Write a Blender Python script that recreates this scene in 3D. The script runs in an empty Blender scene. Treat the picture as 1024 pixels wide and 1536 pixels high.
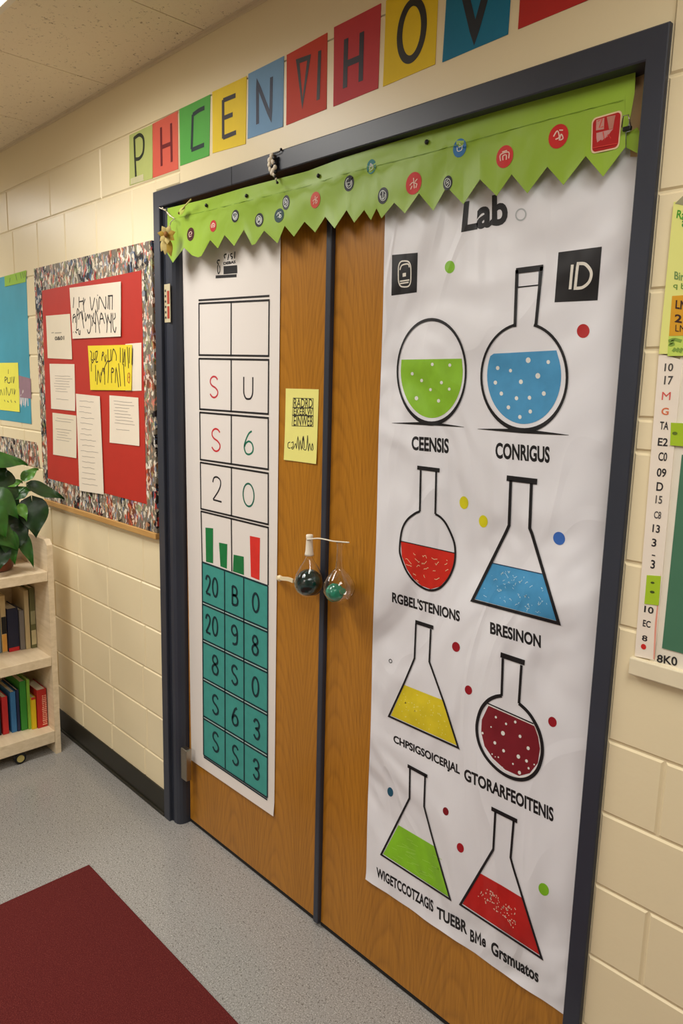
import bpy, bmesh, math, random
from mathutils import Vector, geometry
random.seed(7)
C = bpy.context.scene.collection
# ------------------------------------------------------------------ camera (solved from the photo's vanishing points)
FPX, YAW, PITCH, ROLL = 1101.70, 0.801410, 0.170199, 0.0242865
CAM = Vector((0.0, -1.28575, 1.58593))
cy, sy, cp, sp = math.cos(YAW), math.sin(YAW), math.cos(PITCH), math.sin(PITCH)
FWD = Vector((-sy*cp, cy*cp, -sp)); _r = Vector((cy, sy, 0)); _u = _r.cross(FWD)
RGT = math.cos(ROLL)*_r + math.sin(ROLL)*_u
UPV = -math.sin(ROLL)*_r + math.cos(ROLL)*_u
def ray(x, y): return FWD*FPX + RGT*(x-512) - UPV*(y-768)
def onY(x, y, Y=0.0): d = ray(x, y); return CAM + d*((Y-CAM.y)/d.y)
def onZ(x, y, Z=0.0): d = ray(x, y); return CAM + d*((Z-CAM.z)/d.z)
def onX(x, y, X=0.0): d = ray(x, y); return CAM + d*((X-CAM.x)/d.x)
def proj(w):
    v = Vector(w)-CAM; z = v.dot(FWD); return 512+FPX*v.dot(RGT)/z, 768-FPX*v.dot(UPV)/z
cam = bpy.data.cameras.new('camera'); co = bpy.data.objects.new('camera', cam); C.objects.link(co)
from mathutils import Matrix
m = Matrix((RGT, UPV, -FWD)).transposed().to_4x4(); m.translation = CAM; co.matrix_world = m
cam.sensor_fit = 'VERTICAL'; cam.sensor_height = 36; cam.lens = FPX/1536*36; cam.clip_start = 0.02
sc = bpy.context.scene; sc.camera = co

# ------------------------------------------------------------------ materials
def lin(c):
    o = []
    for v in c:
        v /= 255.0; o.append(v/12.92 if v <= .04045 else ((v+.055)/1.055)**2.4)
    return o
def col(rgb, k=1.0): return tuple(min(.93, x*k) for x in lin(rgb))+(1,)
class N:
    """small node helper"""
    def __init__(s, name):
        s.m = bpy.data.materials.new(name); s.m.use_nodes = True; s.t = s.m.node_tree
        s.b = s.t.nodes['Principled BSDF']; s.L = s.t.links.new
        s._c = None
    def n(s, typ, **kw):
        x = s.t.nodes.new(typ)
        for k, v in kw.items():
            if hasattr(x, k): setattr(x, k, v)
            else: x.inputs[k].default_value = v
        return x
    def coord(s, scale=(1,1,1)):
        if s._c is None: s._c = s.n('ShaderNodeTexCoord')
        mp = s.n('ShaderNodeMapping'); mp.inputs['Scale'].default_value = scale
        s.L(s._c.outputs['Object'], mp.inputs['Vector']); return mp.outputs[0]
    def noise(s, scale, detail=3, rough=.5, sc3=(1,1,1), dist=0):
        x = s.n('ShaderNodeTexNoise'); x.inputs['Scale'].default_value = scale; x.inputs['Detail'].default_value = detail
        x.inputs['Roughness'].default_value = rough; x.inputs['Distortion'].default_value = dist
        s.L(s.coord(sc3), x.inputs['Vector']); return x.outputs['Fac']
    def ramp(s, fac, stops, interp='LINEAR'):
        r = s.n('ShaderNodeValToRGB'); e = r.color_ramp; e.interpolation = interp
        while len(e.elements) < len(stops): e.elements.new(.5)
        for el, (p, c) in zip(e.elements, stops): el.position = p; el.color = c if len(c) == 4 else tuple(c)+(1,)
        s.L(fac, r.inputs[0]); return r.outputs[0]
    def bump(s, h, strength, dist=.01, prev=None):
        b = s.n('ShaderNodeBump'); b.inputs['Strength'].default_value = strength; b.inputs['Distance'].default_value = dist
        s.L(h, b.inputs['Height'])
        if prev: s.L(prev, b.inputs['Normal'])
        s.L(b.outputs[0], s.b.inputs['Normal']); return b.outputs[0]
    def mix(s, fac, a, b, mode='MIX'):
        x = s.n('ShaderNodeMix'); x.data_type = 'RGBA'; x.blend_type = mode
        for sock, v in ((x.inputs[0], fac), (x.inputs[6], a), (x.inputs[7], b)):
            if hasattr(v, 'is_linked'): s.L(v, sock)
            else: sock.default_value = v
        return x.outputs[2]
    def base(s, c, rough=.5, spec=.5, metal=0):
        if hasattr(c, 'is_linked'): s.L(c, s.b.inputs['Base Color'])
        else: s.b.inputs['Base Color'].default_value = c
        s.b.inputs['Roughness'].default_value = rough; s.b.inputs['Specular IOR Level'].default_value = spec
        s.b.inputs['Metallic'].default_value = metal; return s
K = 1.2           # photo colour -> albedo
def plain(name, rgb, rough=.55, spec=.4, metal=0, k=K, var=.06, vs=14):
    x = N(name); c = col(rgb, k)
    d = tuple(v*(1-var) for v in c[:3])+(1,)
    x.base(x.ramp(x.noise(vs, 3), [(.3, d), (.7, c)]), rough, spec, metal); return x.m
_print = {}
def ink(rgb, paper=None):
    """printed / drawn colour; shares the soft creases of the poster paper when asked"""
    key = (tuple(rgb), paper)
    if key not in _print:
        x = N('ink_%d_%d_%d' % tuple(rgb)); c = col(rgb, K); d = tuple(v*.9 for v in c[:3])+(1,)
        x.base(x.ramp(x.noise(30, 3), [(.35, d), (.65, c)]), .5, .35)
        if paper: crease(x, paper)
        _print[key] = x.m
    return _print[key]
def crease(x, kind):
    if kind == 'vinyl':
        a = x.noise(2.2, 3, .5, (1, 1, .7), .6); b = x.noise(9, 2, .5, (1, 1, .35), .4)
        p = x.bump(a, 1.0, .10); c_ = x.noise(3.2, 1, .5, (1.4, 1, .5), 1.2); p = x.bump(x.ramp(c_, [(.44, (0,0,0)), (.5, (1,1,1)), (.56, (0,0,0))]), .25, .006, p); x.bump(b, .5, .014, p)
    else:
        a = x.noise(2.5, 2, .5, (1, 1, .5)); x.bump(a, .18, .012)
M = {}
x = N('painted_block'); w = x.ramp(x.noise(1.3, 4), [(.3, col((222,207,170), 1.17)), (.7, col((226,211,175), 1.19))])
x.base(w, .36, .45); p = x.bump(x.noise(55, 4, .6), .10, .004); x.bump(x.noise(7, 3), .12, .008, p); M['block'] = x.m
x = N('painted_plaster'); x.base(col((222,207,172), 1.08), .5, .35); x.bump(x.noise(60, 3), .06, .003); M['plaster'] = x.m
x = N('tan_wall_paint'); x.base(col((176,166,150), .95), .6, .3); x.bump(x.noise(60, 3), .06, .003); M['tanwall'] = x.m
x = N('ceiling_tile'); pits = x.noise(70, 4, .75)
x.base(x.ramp(pits, [(.30, col((150,130,98), 1.1)), (.40, col((226,212,184), 1.2))]), .9, .1)
x.bump(pits, .35, .004); M['ceil'] = x.m
M['grid'] = plain('ceiling_grid', (214,198,168), .6)
x = N('speckled_floor'); a = x.noise(260, 3, .7); b = x.noise(170, 2, .6, (1,1,1), .4)
c1 = x.ramp(a, [(.30, col((84,80,74), 1.1)), (.43, col((146,143,138), .95)), (.57, col((162,159,154), .95)), (.70, col((214,210,204), 1.0))])
big = x.noise(1.2, 2); c2 = x.mix(x.ramp(b, [(.60, (0,0,0)), (.66, (1,1,1))]), c1, col((96,90,84), 1))
x.base(x.mix(.12, c2, x.ramp(big, [(.3, (.36,.35,.34)), (.7, (.54,.52,.5))])), .3, .45)
x.b.inputs['Roughness'].default_value = .2; x.bump(x.noise(3, 2), .03, .01); M['floor'] = x.m
x = N('maroon_mat'); a = x.noise(420, 3, .8)
x.base(x.ramp(a, [(.25, col((66,24,24), .92)), (.55, col((104,40,38), .94)), (.78, col((140,72,64), 1.1))]), .95, .1)
x.bump(a, .6, .003); M['mat'] = x.m
M['cove'] = plain('black_cove_base', (38,36,28), .42, .4)
x = N('slate_frame_paint'); x.base(x.ramp(x.noise(4, 3), [(.3, col((54,58,69), .85)), (.7, col((60,64,76), .88))]), .38, .45)
x.bump(x.noise(90, 2), .04, .002); M['frame'] = x.m
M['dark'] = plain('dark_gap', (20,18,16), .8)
def oak(name, seedx, cx):
    x = N(name)
    tc = x.coord((1,1,1)); sep = x.n('ShaderNodeSeparateXYZ'); x.L(tc, sep.inputs[0])
    def mth(op, a, b=None, c=None):
        n = x.n('ShaderNodeMath'); n.operation = op
        for i, v in enumerate((a, b, c)):
            if v is None: continue
            if hasattr(v, 'is_linked'): x.L(v, n.inputs[i])
            else: n.inputs[i].default_value = v
        return n.outputs[0]
    # cathedral figure: nested parabolas repeated across the veneer leaves
    wob = x.noise(1.6, 2, .5, (1.6, 1, .5)); 
    xx = mth('ADD', sep.outputs[0], mth('MULTIPLY', wob, .10))
    leaf = mth('PINGPONG', mth('ADD', xx, cx), .115)
    par = mth('ADD', mth('MULTIPLY', mth('POWER', leaf, 2.0), 78.0), mth('MULTIPLY', sep.outputs[2], 2.0))
    par = mth('ADD', par, mth('MULTIPLY', x.noise(2.0, 3, .6, (2.2, 1, .6)), .55))
    ring = mth('FRACT', mth('MULTIPLY', par, 5.5))
    fig = x.ramp(ring, [(0, (.15,)*3), (.25, (.55,)*3), (.8, (.75,)*3), (1, (.2,)*3)])
    fine = x.noise(1, 5, .7, (170, 40, 3.2)); pore = x.noise(1, 3, .6, (420, 60, 9))
    base = x.ramp(x.noise(1, 3, .5, (9, 3, .5)), [(.3, col((146,94,20), 1.3)), (.7, col((170,113,30), 1.42))])
    c = x.mix(.48, base, x.ramp(fig, [(.0, col((104,62,12), 1.15)), (1, col((174,117,32), 1.42))]))
    c = x.mix(.35, c, x.ramp(fine, [(.3, col((120,73,14), 1.3)), (.7, col((174,118,36), 1.42))]))
    c = x.mix(x.ramp(pore, [(.30, (.55,)*3), (.42, (0,)*3)]), c, col((92,52,14), 1))
    x.base(c, .33, .45); x.bump(fine, .05, .002); return x.m
M['oak1'] = oak('oak_veneer_left', 0, .03); M['oak2'] = oak('oak_veneer_right', 3, .09)
x = N('poster_paper'); x.base(col((214,207,200), 1.27), .5, .3); crease(x, 'paper'); M['poster'] = x.m
x = N('poster_vinyl'); x.base(col((212,211,214), 1.30), .42, .4); crease(x, 'vinyl'); M['vinyl'] = x.m
x = N('green_banner_paper'); x.base(x.ramp(x.noise(3, 4), [(.3, col((132,164,46), 1.18)), (.7, col((146,178,58), 1.2))]), .42, .35)
a = x.noise(5, 3, .5, (1, 1, .8), .8); p = x.bump(a, .5, .012); x.bump(x.noise(22, 2, .5, (1,1,.6), .6), .2, .004, p); M['banner'] = x.m
def collage():
    x = N('collage_paper')
    v = x.n('ShaderNodeTexVoronoi'); v.inputs['Scale'].default_value = 85; v.inputs['Randomness'].default_value = 1
    mp = x.n('ShaderNodeMapping'); mp.inputs['Scale'].default_value = (1.5, 1, .62); 
    tc = x.n('ShaderNodeTexCoord'); nz = x.n('ShaderNodeTexNoise'); nz.inputs['Scale'].default_value = 40
    x.L(tc.outputs['Object'], nz.inputs['Vector'])
    vm = x.n('ShaderNodeVectorMath'); vm.operation = 'MULTIPLY_ADD'; vm.inputs[1].default_value = (.03,)*3
    x.L(nz.outputs['Color'], vm.inputs[0]); x.L(tc.outputs['Object'], vm.inputs[2]); x.L(vm.outputs[0], mp.inputs[0]); x.L(mp.outputs[0], v.inputs['Vector'])
    sp_ = x.n('ShaderNodeSeparateColor'); x.L(v.outputs['Color'], sp_.inputs[0])
    pal = [(0,(22,18,20)),(.42,(34,26,30)),(.53,(226,216,196)),(.65,(196,178,148)),(.69,(178,112,70)),(.74,(196,58,44)),(.80,(96,120,150)),(.87,(126,142,84)),(.92,(232,226,214))]
    c = x.ramp(sp_.outputs[0], [(p_, col(q, 1.1)) for p_, q in pal], 'CONSTANT')
    big = x.noise(9, 2, .6, (1.2,1,.8), .6)
    pal2 = [(0,(70,110,150)),(.34,(40,30,34)),(.44,(206,190,164)),(.60,(208,120,80)),(.70,(196,50,44))]
    c = x.mix(.28, c, x.ramp(big, [(p_, col(q, 1.1)) for p_, q in pal2], 'CONSTANT'))
    x.base(c, .5, .3); return x.m
M['collage'] = collage()
x = N('birch'); g = x.noise(1, 4, .6, (6, 30, 60))
x.base(x.ramp(g, [(.3, col((208,188,154), 1.12)), (.7, col((224,206,176), 1.15))]), .5, .4); x.bump(g, .05, .002); M['birch'] = x.m
x = N('cork_trim_wood'); x.base(x.ramp(x.noise(1,4,.6,(4,40,60)), [(.3, col((176,130,70),1.15)), (.7, col((200,156,92),1.15))]), .5); M['trimwood'] = x.m
M['steel'] = plain('brushed_steel', (168,160,146), .32, .5, 1, 1.0)
M['black'] = plain('black_plastic', (22,22,24), .35)
M['white'] = plain('white_paint', (226,216,196), .5)
M['cream'] = plain('cream_tray_paint', (220,208,178), .45)
M['greenboard'] = plain('green_chalkboard', (68,112,86), .6, .3)
M['tealboard'] = plain('teal_paper', (78,150,150), .6, .3)
x = N('clear_glass'); x.base((1,1,1,1), .02); x.b.inputs['Transmission Weight'].default_value = 1; x.b.inputs['IOR'].default_value = 1.42
M['glass'] = x.m
x = N('dark_teal_gloss'); x.base(x.ramp(x.noise(12,3), [(.35, col((4,34,38),1)), (.65, col((10,72,70),1))]), .08, .6); M['darkteal'] = x.m
x = N('green_gloss'); x.base(x.ramp(x.noise(14,3), [(.35, col((14,120,92),1.1)), (.65, col((40,176,140),1.2))]), .15, .6); M['greenball'] = x.m
x = N('amber_water'); x.base((.95,.93,.80,1), .02); x.b.inputs['Transmission Weight'].default_value = .95; x.b.inputs['IOR'].default_value = 1.1; M['water'] = x.m
x = N('lamp_diffuser'); x.base((.9,.9,.9,1), .5); x.b.inputs['Emission Color'].default_value = (1,.96,.88,1); x.b.inputs['Emission Strength'].default_value = 4; M['lamp'] = x.m

# ------------------------------------------------------------------ object helpers
WL = {}
def mk(name, V, F, mat, parent=None, loc=None, smooth=False, mat2=None):
    """link ONE mesh object; V in world coordinates"""
    if loc is None: loc = WL[parent.name] if parent else Vector((0,0,0))
    loc = Vector(loc)
    me = bpy.data.meshes.new(name); me.from_pydata([tuple(Vector(v)-loc) for v in V], [], F); me.validate(); me.update()
    o = bpy.data.objects.new(name, me); C.objects.link(o)
    if mat: me.materials.append(mat)
    if parent:
        o.parent = parent; o.location = loc-WL[parent.name]
    else: o.location = loc
    WL[o.name] = loc
    if smooth:
        for f in me.polygons: f.use_smooth = True
    return o
def empty(name, loc):
    o = bpy.data.objects.new(name, None); C.objects.link(o); o.location = loc; o.empty_display_size = .05; WL[o.name] = Vector(loc); return o
def tag(o, label=None, cat=None, group=None, kind=None):
    for k, v in (('label', label), ('category', cat), ('group', group), ('kind', kind)):
        if v: o[k] = v
    return o
class MB:
    """collects shapes into one mesh"""
    def __init__(s): s.V = []; s.F = []
    def add(s, V, F):
        n = len(s.V); s.V += [Vector(v) for v in V]; s.F += [tuple(i+n for i in f) for f in F]; return s
    def box(s, a, b, bev=0.0):
        bm = bmesh.new(); bmesh.ops.create_cube(bm, size=1)
        a, b = Vector(a), Vector(b)
        for v in bm.verts: v.co = Vector((a[i]+(b[i]-a[i])*(v.co[i]+.5) for i in range(3)))
        if bev: bmesh.ops.bevel(bm, geom=bm.edges[:], offset=bev, segments=2, affect='EDGES', profile=.5)
        bm.verts.index_update(); s.add([v.co.copy() for v in bm.verts], [[v.index for v in f.verts] for f in bm.faces]); bm.free(); return s
    def tube(s, pts, r, n=10, closed=False):
        pts = [Vector(p) for p in pts]; rs = r if isinstance(r, (list, tuple)) else [r]*len(pts); V = []; F = []
        up = Vector((.13,.21,.97)); k = len(pts)
        for i, p in enumerate(pts):
            t = (pts[min(i+1, k-1)]-pts[max(i-1, 0)]).normalized(); a = t.cross(up)
            if a.length < .05: a = t.cross(Vector((1,0,0)))
            a.normalize(); b = t.cross(a)
            for j in range(n): V.append(p+rs[i]*(a*math.cos(2*math.pi*j/n)+b*math.sin(2*math.pi*j/n)))
        for i in range(k-1):
            for j in range(n): F.append((i*n+j, i*n+(j+1)%n, (i+1)*n+(j+1)%n, (i+1)*n+j))
        F.append(tuple(range(n))[::-1]); F.append(tuple((k-1)*n+j for j in range(n))); return s.add(V, F)
    def lathe(s, prof, c, n=36):
        c = Vector(c); V = []; F = []
        for r, z in prof:
            for j in range(n): V.append(c+Vector((r*math.cos(2*math.pi*j/n), r*math.sin(2*math.pi*j/n), z)))
        for i in range(len(prof)-1):
            for j in range(n): F.append((i*n+j, i*n+(j+1)%n, (i+1)*n+(j+1)%n, (i+1)*n+j))
        if prof[0][0] > 1e-4 : F.append(tuple(range(n))[::-1])
        if prof[-1][0] > 1e-4: F.append(tuple((len(prof)-1)*n+j for j in range(n)))
        return s.add(V, F)
    def ball(s, c, r, sc_=(1,1,1), n=20, k=12):
        c = Vector(c); V = [c+Vector((0,0,r*sc_[2]))]; F = []
        for i in range(1, k):
            a = math.pi*i/k
            for j in range(n): V.append(c+Vector((r*sc_[0]*math.sin(a)*math.cos(2*math.pi*j/n), r*sc_[1]*math.sin(a)*math.sin(2*math.pi*j/n), r*sc_[2]*math.cos(a))))
        V.append(c-Vector((0,0,r*sc_[2])))
        for j in range(n): F.append((0, 1+j, 1+(j+1)%n)); F.append((len(V)-1, len(V)-1-n+(j+1)%n, len(V)-1-n+j))
        for i in range(k-2):
            for j in range(n): F.append((1+i*n+j, 1+(i+1)*n+j, 1+(i+1)*n+(j+1)%n, 1+i*n+(j+1)%n))
        return s.add(V, F)
    def make(s, name, mat, parent=None, loc=None, smooth=False): return mk(name, s.V, s.F, mat, parent, loc, smooth)

def catmull(P, closed=False, n=8):
    P = [Vector(p) for p in P]; k = len(P); out = []
    for i in range(k if closed else k-1):
        if closed: a, b, c, d = P[(i-1)%k], P[i], P[(i+1)%k], P[(i+2)%k]
        else: a, b, c, d = P[max(i-1,0)], P[i], P[i+1], P[min(i+2,k-1)]
        for j in range(n):
            t = j/n; out.append(.5*((2*b)+(c-a)*t+(2*a-5*b+4*c-d)*t*t+(3*b-a-3*c+d)*t**3))
    if not closed: out.append(P[-1])
    return out
def dense(P, closed=False, step=6):
    out = []; P = [Vector(p) for p in P]
    for i in range(len(P)-(0 if closed else 1)):
        a, b = P[i], P[(i+1)%len(P)]; n = max(1, int((b-a).length/step))
        out += [a+(b-a)*j/n for j in range(n)]
    if not closed: out.append(P[-1])
    return out

# a sheet is a plane y=Y with an optional bulge towards the room; drawings on it follow the bulge
LAY = 0.00045
class Sheet:
    def __init__(s, Y, root, disp=None): s.Y = Y; s.root = root; s.disp = disp or (lambda X, Z: 0.0)
    def pt(s, x, y, layer=0):
        Yc = s.Y
        for _ in range(2):
            w = onY(x, y, Yc); Yc = s.yat(w.x, w.z)
        w = onY(x, y, Yc); w.y = Yc-layer*LAY; return w
    def yat(s, X, Z): return s.Y-s.disp(X, Z)
    def fill(s, name, P, mat, layer=1, parent=None):
        W = [s.pt(p[0], p[1], layer) for p in P]
        tris = geometry.tessellate_polygon([[Vector((w.x, w.z, 0)) for w in W]])
        return mk(name, W, [tuple(t) for t in tris], mat, parent or s.root)
    def fills(s, name, polys, mat, layer=1, parent=None):
        mb = MB()
        for P in polys:
            W = [s.pt(p[0], p[1], layer) for p in P]
            mb.add(W, [tuple(t) for t in geometry.tessellate_polygon([[Vector((w.x, w.z, 0)) for w in W]])])
        return mb.make(name, mat, parent or s.root)
    def ribbon(s, P, w, closed=False, layer=1):
        Q = [s.pt(p[0], p[1], 0) for p in P]; q = [Vector((a.x, a.z)) for a in Q]
        k = len(q); V = []; F = []; ws = w if isinstance(w, (list, tuple)) else [w]*k
        for i in range(k):
            a = q[(i-1)%k] if (closed or i > 0) else None; b = q[(i+1)%k] if (closed or i < k-1) else None
            d1 = (q[i]-a).normalized() if a is not None and (q[i]-a).length > 1e-7 else None
            d2 = (b-q[i]).normalized() if b is not None and (b-q[i]).length > 1e-7 else None
            d1 = d1 or d2 or Vector((1,0)); d2 = d2 or d1
            t = d1+d2
            if t.length < .2: t = d2
            t.normalize(); nrm = Vector((-t.y, t.x)); ml = 1/max(.45, nrm.dot(Vector((-d2.y, d2.x))))
            for sg in (1, -1):
                e = q[i]+nrm*sg*ws[i]*.5*ml; V.append((e.x, s.yat(e.x, e.y)-layer*LAY, e.y))
        for i in range(k if closed else k-1):
            j = (i+1) % k; F.append((2*i, 2*i+1, 2*j+1, 2*j))
        return V, F
    def strokes(s, name, lines, w, mat, layer=1, parent=None):
        mb = MB()
        for L in lines:
            cl = False; ww = w
            if isinstance(L, dict): cl = L.get('closed', False); ww = L.get('w', w); L = L['p']
            mb.add(*s.ribbon(L, ww, cl, layer))
        return mb.make(name, mat, parent or s.root)
    def ell(s, cx, cyy, rx, ry, n=24, a0=0):
        sl = (cyy-552.4)/(cx+565.7)
        return [(cx+rx*math.cos(2*math.pi*i/n), cyy+ry*math.sin(2*math.pi*i/n)+.6*sl*rx*math.cos(2*math.pi*i/n)) for i in range(n)]
    def text(s, name, body, quad, mat, bold=0.0, layer=1, parent=None):
        V, T = glyphs(body, bold); mb = MB()
        bl, br, tr, tl = [Vector(q) for q in quad]; W = []
        for u, v in V:
            a = bl.lerp(br, u); b = tl.lerp(tr, u); p_ = a.lerp(b, v); W.append(s.pt(p_.x, p_.y, layer))
        return mb.add(W, T).make(name, mat, parent or s.root)
_gl = {}
def glyphs(body, bold):
    if (body, bold) not in _gl:
        cu = bpy.data.curves.new('lettering', 'FONT'); cu.body = body; cu.offset = bold; cu.resolution_u = 4; cu.size = 1
        o = bpy.data.objects.new('lettering', cu); C.objects.link(o); dg = bpy.context.evaluated_depsgraph_get(); dg.update()
        me = bpy.data.meshes.new_from_object(o.evaluated_get(dg)); vs = [v.co.copy() for v in me.vertices]; fs = [tuple(f.vertices) for f in me.polygons]
        bpy.data.objects.remove(o); bpy.data.curves.remove(cu); bpy.data.meshes.remove(me)
        x0 = min(v.x for v in vs); x1 = max(v.x for v in vs); y0 = min(v.y for v in vs); y1 = max(v.y for v in vs)
        _gl[(body, bold)] = ([((v.x-x0)/max(1e-6, x1-x0), (v.y-y0)/(y1-y0)) for v in vs], fs)
    return _gl[(body, bold)]
def boxq(cx, cyy, w, h, k=1.0):
    """the four corners (bl, br, tr, tl) in the picture of an upright rectangle standing on the wall"""
    sl = k*(cyy-552.4)/(cx+565.7); vx = (356-cx)/(7176-cyy)
    f = lambda dx, dy: (cx+dx+vx*dy, cyy+dy+sl*dx)
    return f(-w/2, h/2), f(w/2, h/2), f(w/2, -h/2), f(-w/2, -h/2)
# hand lettering: strokes in a unit box (y up)
_O = [(.5+.48*math.sin(2*math.pi*i/12), .5+.5*math.cos(2*math.pi*i/12)) for i in range(12)]
G = {'S': [('s', [(.9,.86),(.7,.98),(.4,1),(.14,.88),(.1,.70),(.3,.56),(.65,.46),(.9,.30),(.86,.12),(.6,0),(.3,.02),(.06,.16)])],
 'U': [('s', [(.05,1),(.05,.6),(.07,.25),(.25,.04),(.5,0),(.75,.04),(.93,.25),(.95,.6),(.95,1)])],
 '6': [('s', [(.8,.98),(.5,.86),(.2,.55),(.07,.28),(.22,.05),(.52,0),(.84,.1),(.93,.28),(.8,.47),(.5,.54),(.22,.44),(.1,.3)])],
 '9': [('s', [(.2,.02),(.5,.0),(.85,.12),(.93,.5),(.9,.75),(.7,.97),(.4,1),(.12,.88),(.08,.68),(.3,.52),(.6,.5),(.85,.6)])],
 '2': [('s', [(.08,.75),(.2,.94),(.5,1),(.82,.9),(.85,.68),(.6,.4),(.1,.04)]), ('l', [(.1,.03),(.95,0)])],
 '0': [('c', _O)], 'O': [('c', _O)],
 'B': [('l', [(.12,0),(.12,1)]), ('s', [(.12,1),(.6,.98),(.82,.8),(.7,.58),(.15,.52)]), ('s', [(.15,.52),(.7,.5),(.95,.28),(.75,.04),(.12,0)])],
 '8': [('c', [(.5,.54),(.2,.64),(.12,.8),(.3,.97),(.5,1),(.7,.97),(.88,.8),(.8,.64),(.5,.54),(.15,.4),(.06,.22),(.25,.03),(.5,0),(.75,.03),(.94,.22),(.85,.4)])],
 '3': [('s', [(.08,.82),(.3,1),(.65,1),(.9,.82),(.8,.62),(.42,.53),(.8,.46),(.95,.25),(.75,.03),(.4,0),(.08,.16)])],
 'P': [('l', [(.12,1.0),(.14,.6),(.2,-.12)]), ('s', [(.1,.97),(.6,1.0),(.92,.86),(.88,.56),(.55,.44),(.15,.46)])],
 'H': [('l', [(.08,1),(.08,0)]), ('l', [(.92,1),(.92,0)]), ('l', [(.08,.48),(.92,.48)])],
 'C': [('s', [(1,.98),(.6,.97),(.2,.92)]), ('l', [(.2,.93),(.1,.05)]), ('l', [(.08,.03),(.95,.03)])],
 'E': [('l', [(.1,1),(.1,0)]), ('l', [(.1,.98),(.95,.98)]), ('l', [(.1,.52),(.75,.52)]), ('l', [(.1,.02),(.98,.02)])],
 'N': [('l', [(.08,0),(.06,1),(.9,.02),(.94,1)])],
 'V': [('l', [(.02,1),(.5,0),(.98,1)])],
 'D': [('l', [(.1,1),(.1,0)]), ('s', [(.1,1),(.6,.93),(.95,.5),(.6,.07),(.1,0)])], 'I': [('l', [(.5,1),(.5,0)])],
 'W': [('l', [(.0,1),(.5,0),(1,.85),(.75,.85),(.0,.95)])]}
def glyph_lines(ch, quad):
    bl, br, tr, tl = [Vector(q) for q in quad]; out = []
    for kind, P in G[ch]:
        Q = []
        if kind == 's': P = catmull([(a, b) for a, b in P], False, 6)
        elif kind == 'c': P = catmull([(a, b) for a, b in P], True, 5)
        for p_ in P: Q.append(tuple(bl.lerp(br, p_[0]).lerp(tl.lerp(tr, p_[0]), p_[1])))
        out.append({'p': Q, 'closed': kind == 'c'})
    return out

def paper(name, label, cat, quad, Y, mat, group=None, curl=(0,0,0,0), thick=.0005, n=10, wave=0.0):
    """sheet of paper hanging at y=Y; quad = tl,tr,br,bl in the picture; curl lifts the corners towards the room"""
    tl, tr, br, bl = [Vector(q) for q in quad]
    Wc = [onY(q.x, q.y, Y) for q in (tl, tr, br, bl)]
    x0 = (Wc[0].x+Wc[3].x)/2; x1 = (Wc[1].x+Wc[2].x)/2; z1 = (Wc[0].z+Wc[1].z)/2; z0 = (Wc[2].z+Wc[3].z)/2
    def disp(X, Z):
        u = min(1, max(0, (X-x0)/(x1-x0))); v = min(1, max(0, (Z-z0)/(z1-z0)))
        return .0003+.5*curl[0]*((1-u)*v)**3+.5*curl[1]*(u*v)**3+.5*curl[2]*(u*(1-v))**3+.5*curl[3]*((1-u)*(1-v))**3+wave*(1-v)*(.5+.5*math.sin(5*u+x0*9))
    V = []; F = []
    for j in range(n+1):
        for i in range(n+1):
            q = tl.lerp(tr, i/n).lerp(bl.lerp(br, i/n), j/n); w = onY(q.x, q.y, Y); V.append(Vector((w.x, Y-disp(w.x, w.z), w.z)))
    k = len(V); V += [v+Vector((0, thick, 0)) for v in V]
    for j in range(n):
        for i in range(n):
            a = j*(n+1)+i; F.append((a, a+n+1, a+n+2, a+1)); F.append((k+a, k+a+1, k+a+n+2, k+a+n+1))
    ring = [i for i in range(n)]+[n+j*(n+1) for j in range(n)]+[n*(n+1)+i for i in range(n, 0, -1)]+[j*(n+1) for j in range(n, 0, -1)]
    kk = len(V); V += [V[i] for i in ring]+[V[k+i] for i in ring]; rn = len(ring)
    for i in range(rn): j = (i+1) % rn; F.append((kk+i, kk+j, kk+rn+j, kk+rn+i))
    loc = ((x0+x1)/2, Y, z0)
    o = mk(name, V, F, mat, None, loc, True); tag(o, label, cat, group)
    return Sheet(Y, o, disp)

# ------------------------------------------------------------------ the room
XL, XR, YB, ZC = -5.6, 2.4, -4.4, 2.565
def struct(o): o['kind'] = 'structure'; return o
struct(MB().box((XL-.1, YB-.1, -.1), (XR+.1, .3, 0)).make('floor', M['floor']))
struct(MB().box((XL-.1, YB, 0), (XL, .3, ZC)).make('wall_left', M['tanwall']))
struct(MB().box((XR, YB, 0), (XR+.1, .3, ZC)).make('wall_right', M['tanwall']))
struct(MB().box((XL-.1, YB-.1, 0), (XR+.1, YB, ZC)).make('wall_back', M['tanwall']))
# front wall of painted blocks with raked joints; smooth plaster band above
FX0, FX1, FZ = -2.219, -.583, 2.18            # outer edges of the door frame
mb = MB()
GD = .0035                                    # joint depth
def slab(x0, x1, z0, z1): mb.box((x0, GD, z0), (x1, .12, z1))
slab(XL, FX0+.01, 0, ZC); slab(FX1-.01, XR, 0, ZC); slab(FX0+.01, FX1-.01, FZ-.01, ZC)
mb.box((FX0+.01, .105, 0), (FX1-.01, .12, FZ-.01))
def block(x0, x1, z0, z1, g=.0035, b=.004):
    if x1-x0 < .012 or z1-z0 < .012: return
    a = g/2; c = a+b
    V = [(x0+a, GD, z0+a), (x1-a, GD, z0+a), (x1-a, GD, z1-a), (x0+a, GD, z1-a), (x0+c, 0, z0+c), (x1-c, 0, z0+c), (x1-c, 0, z1-c), (x0+c, 0, z1-c)]
    mb.add(V, [(4,5,6,7), (0,1,5,4), (1,2,6,5), (2,3,7,6), (3,0,4,7)])
def course(xa, xb, z0, z1, joints):
    J = [xa]+[j for j in joints if xa+.005 < j < xb-.005]+[xb]
    for a, b in zip(J[:-1], J[1:]): block(a, b, z0, z1)
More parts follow.
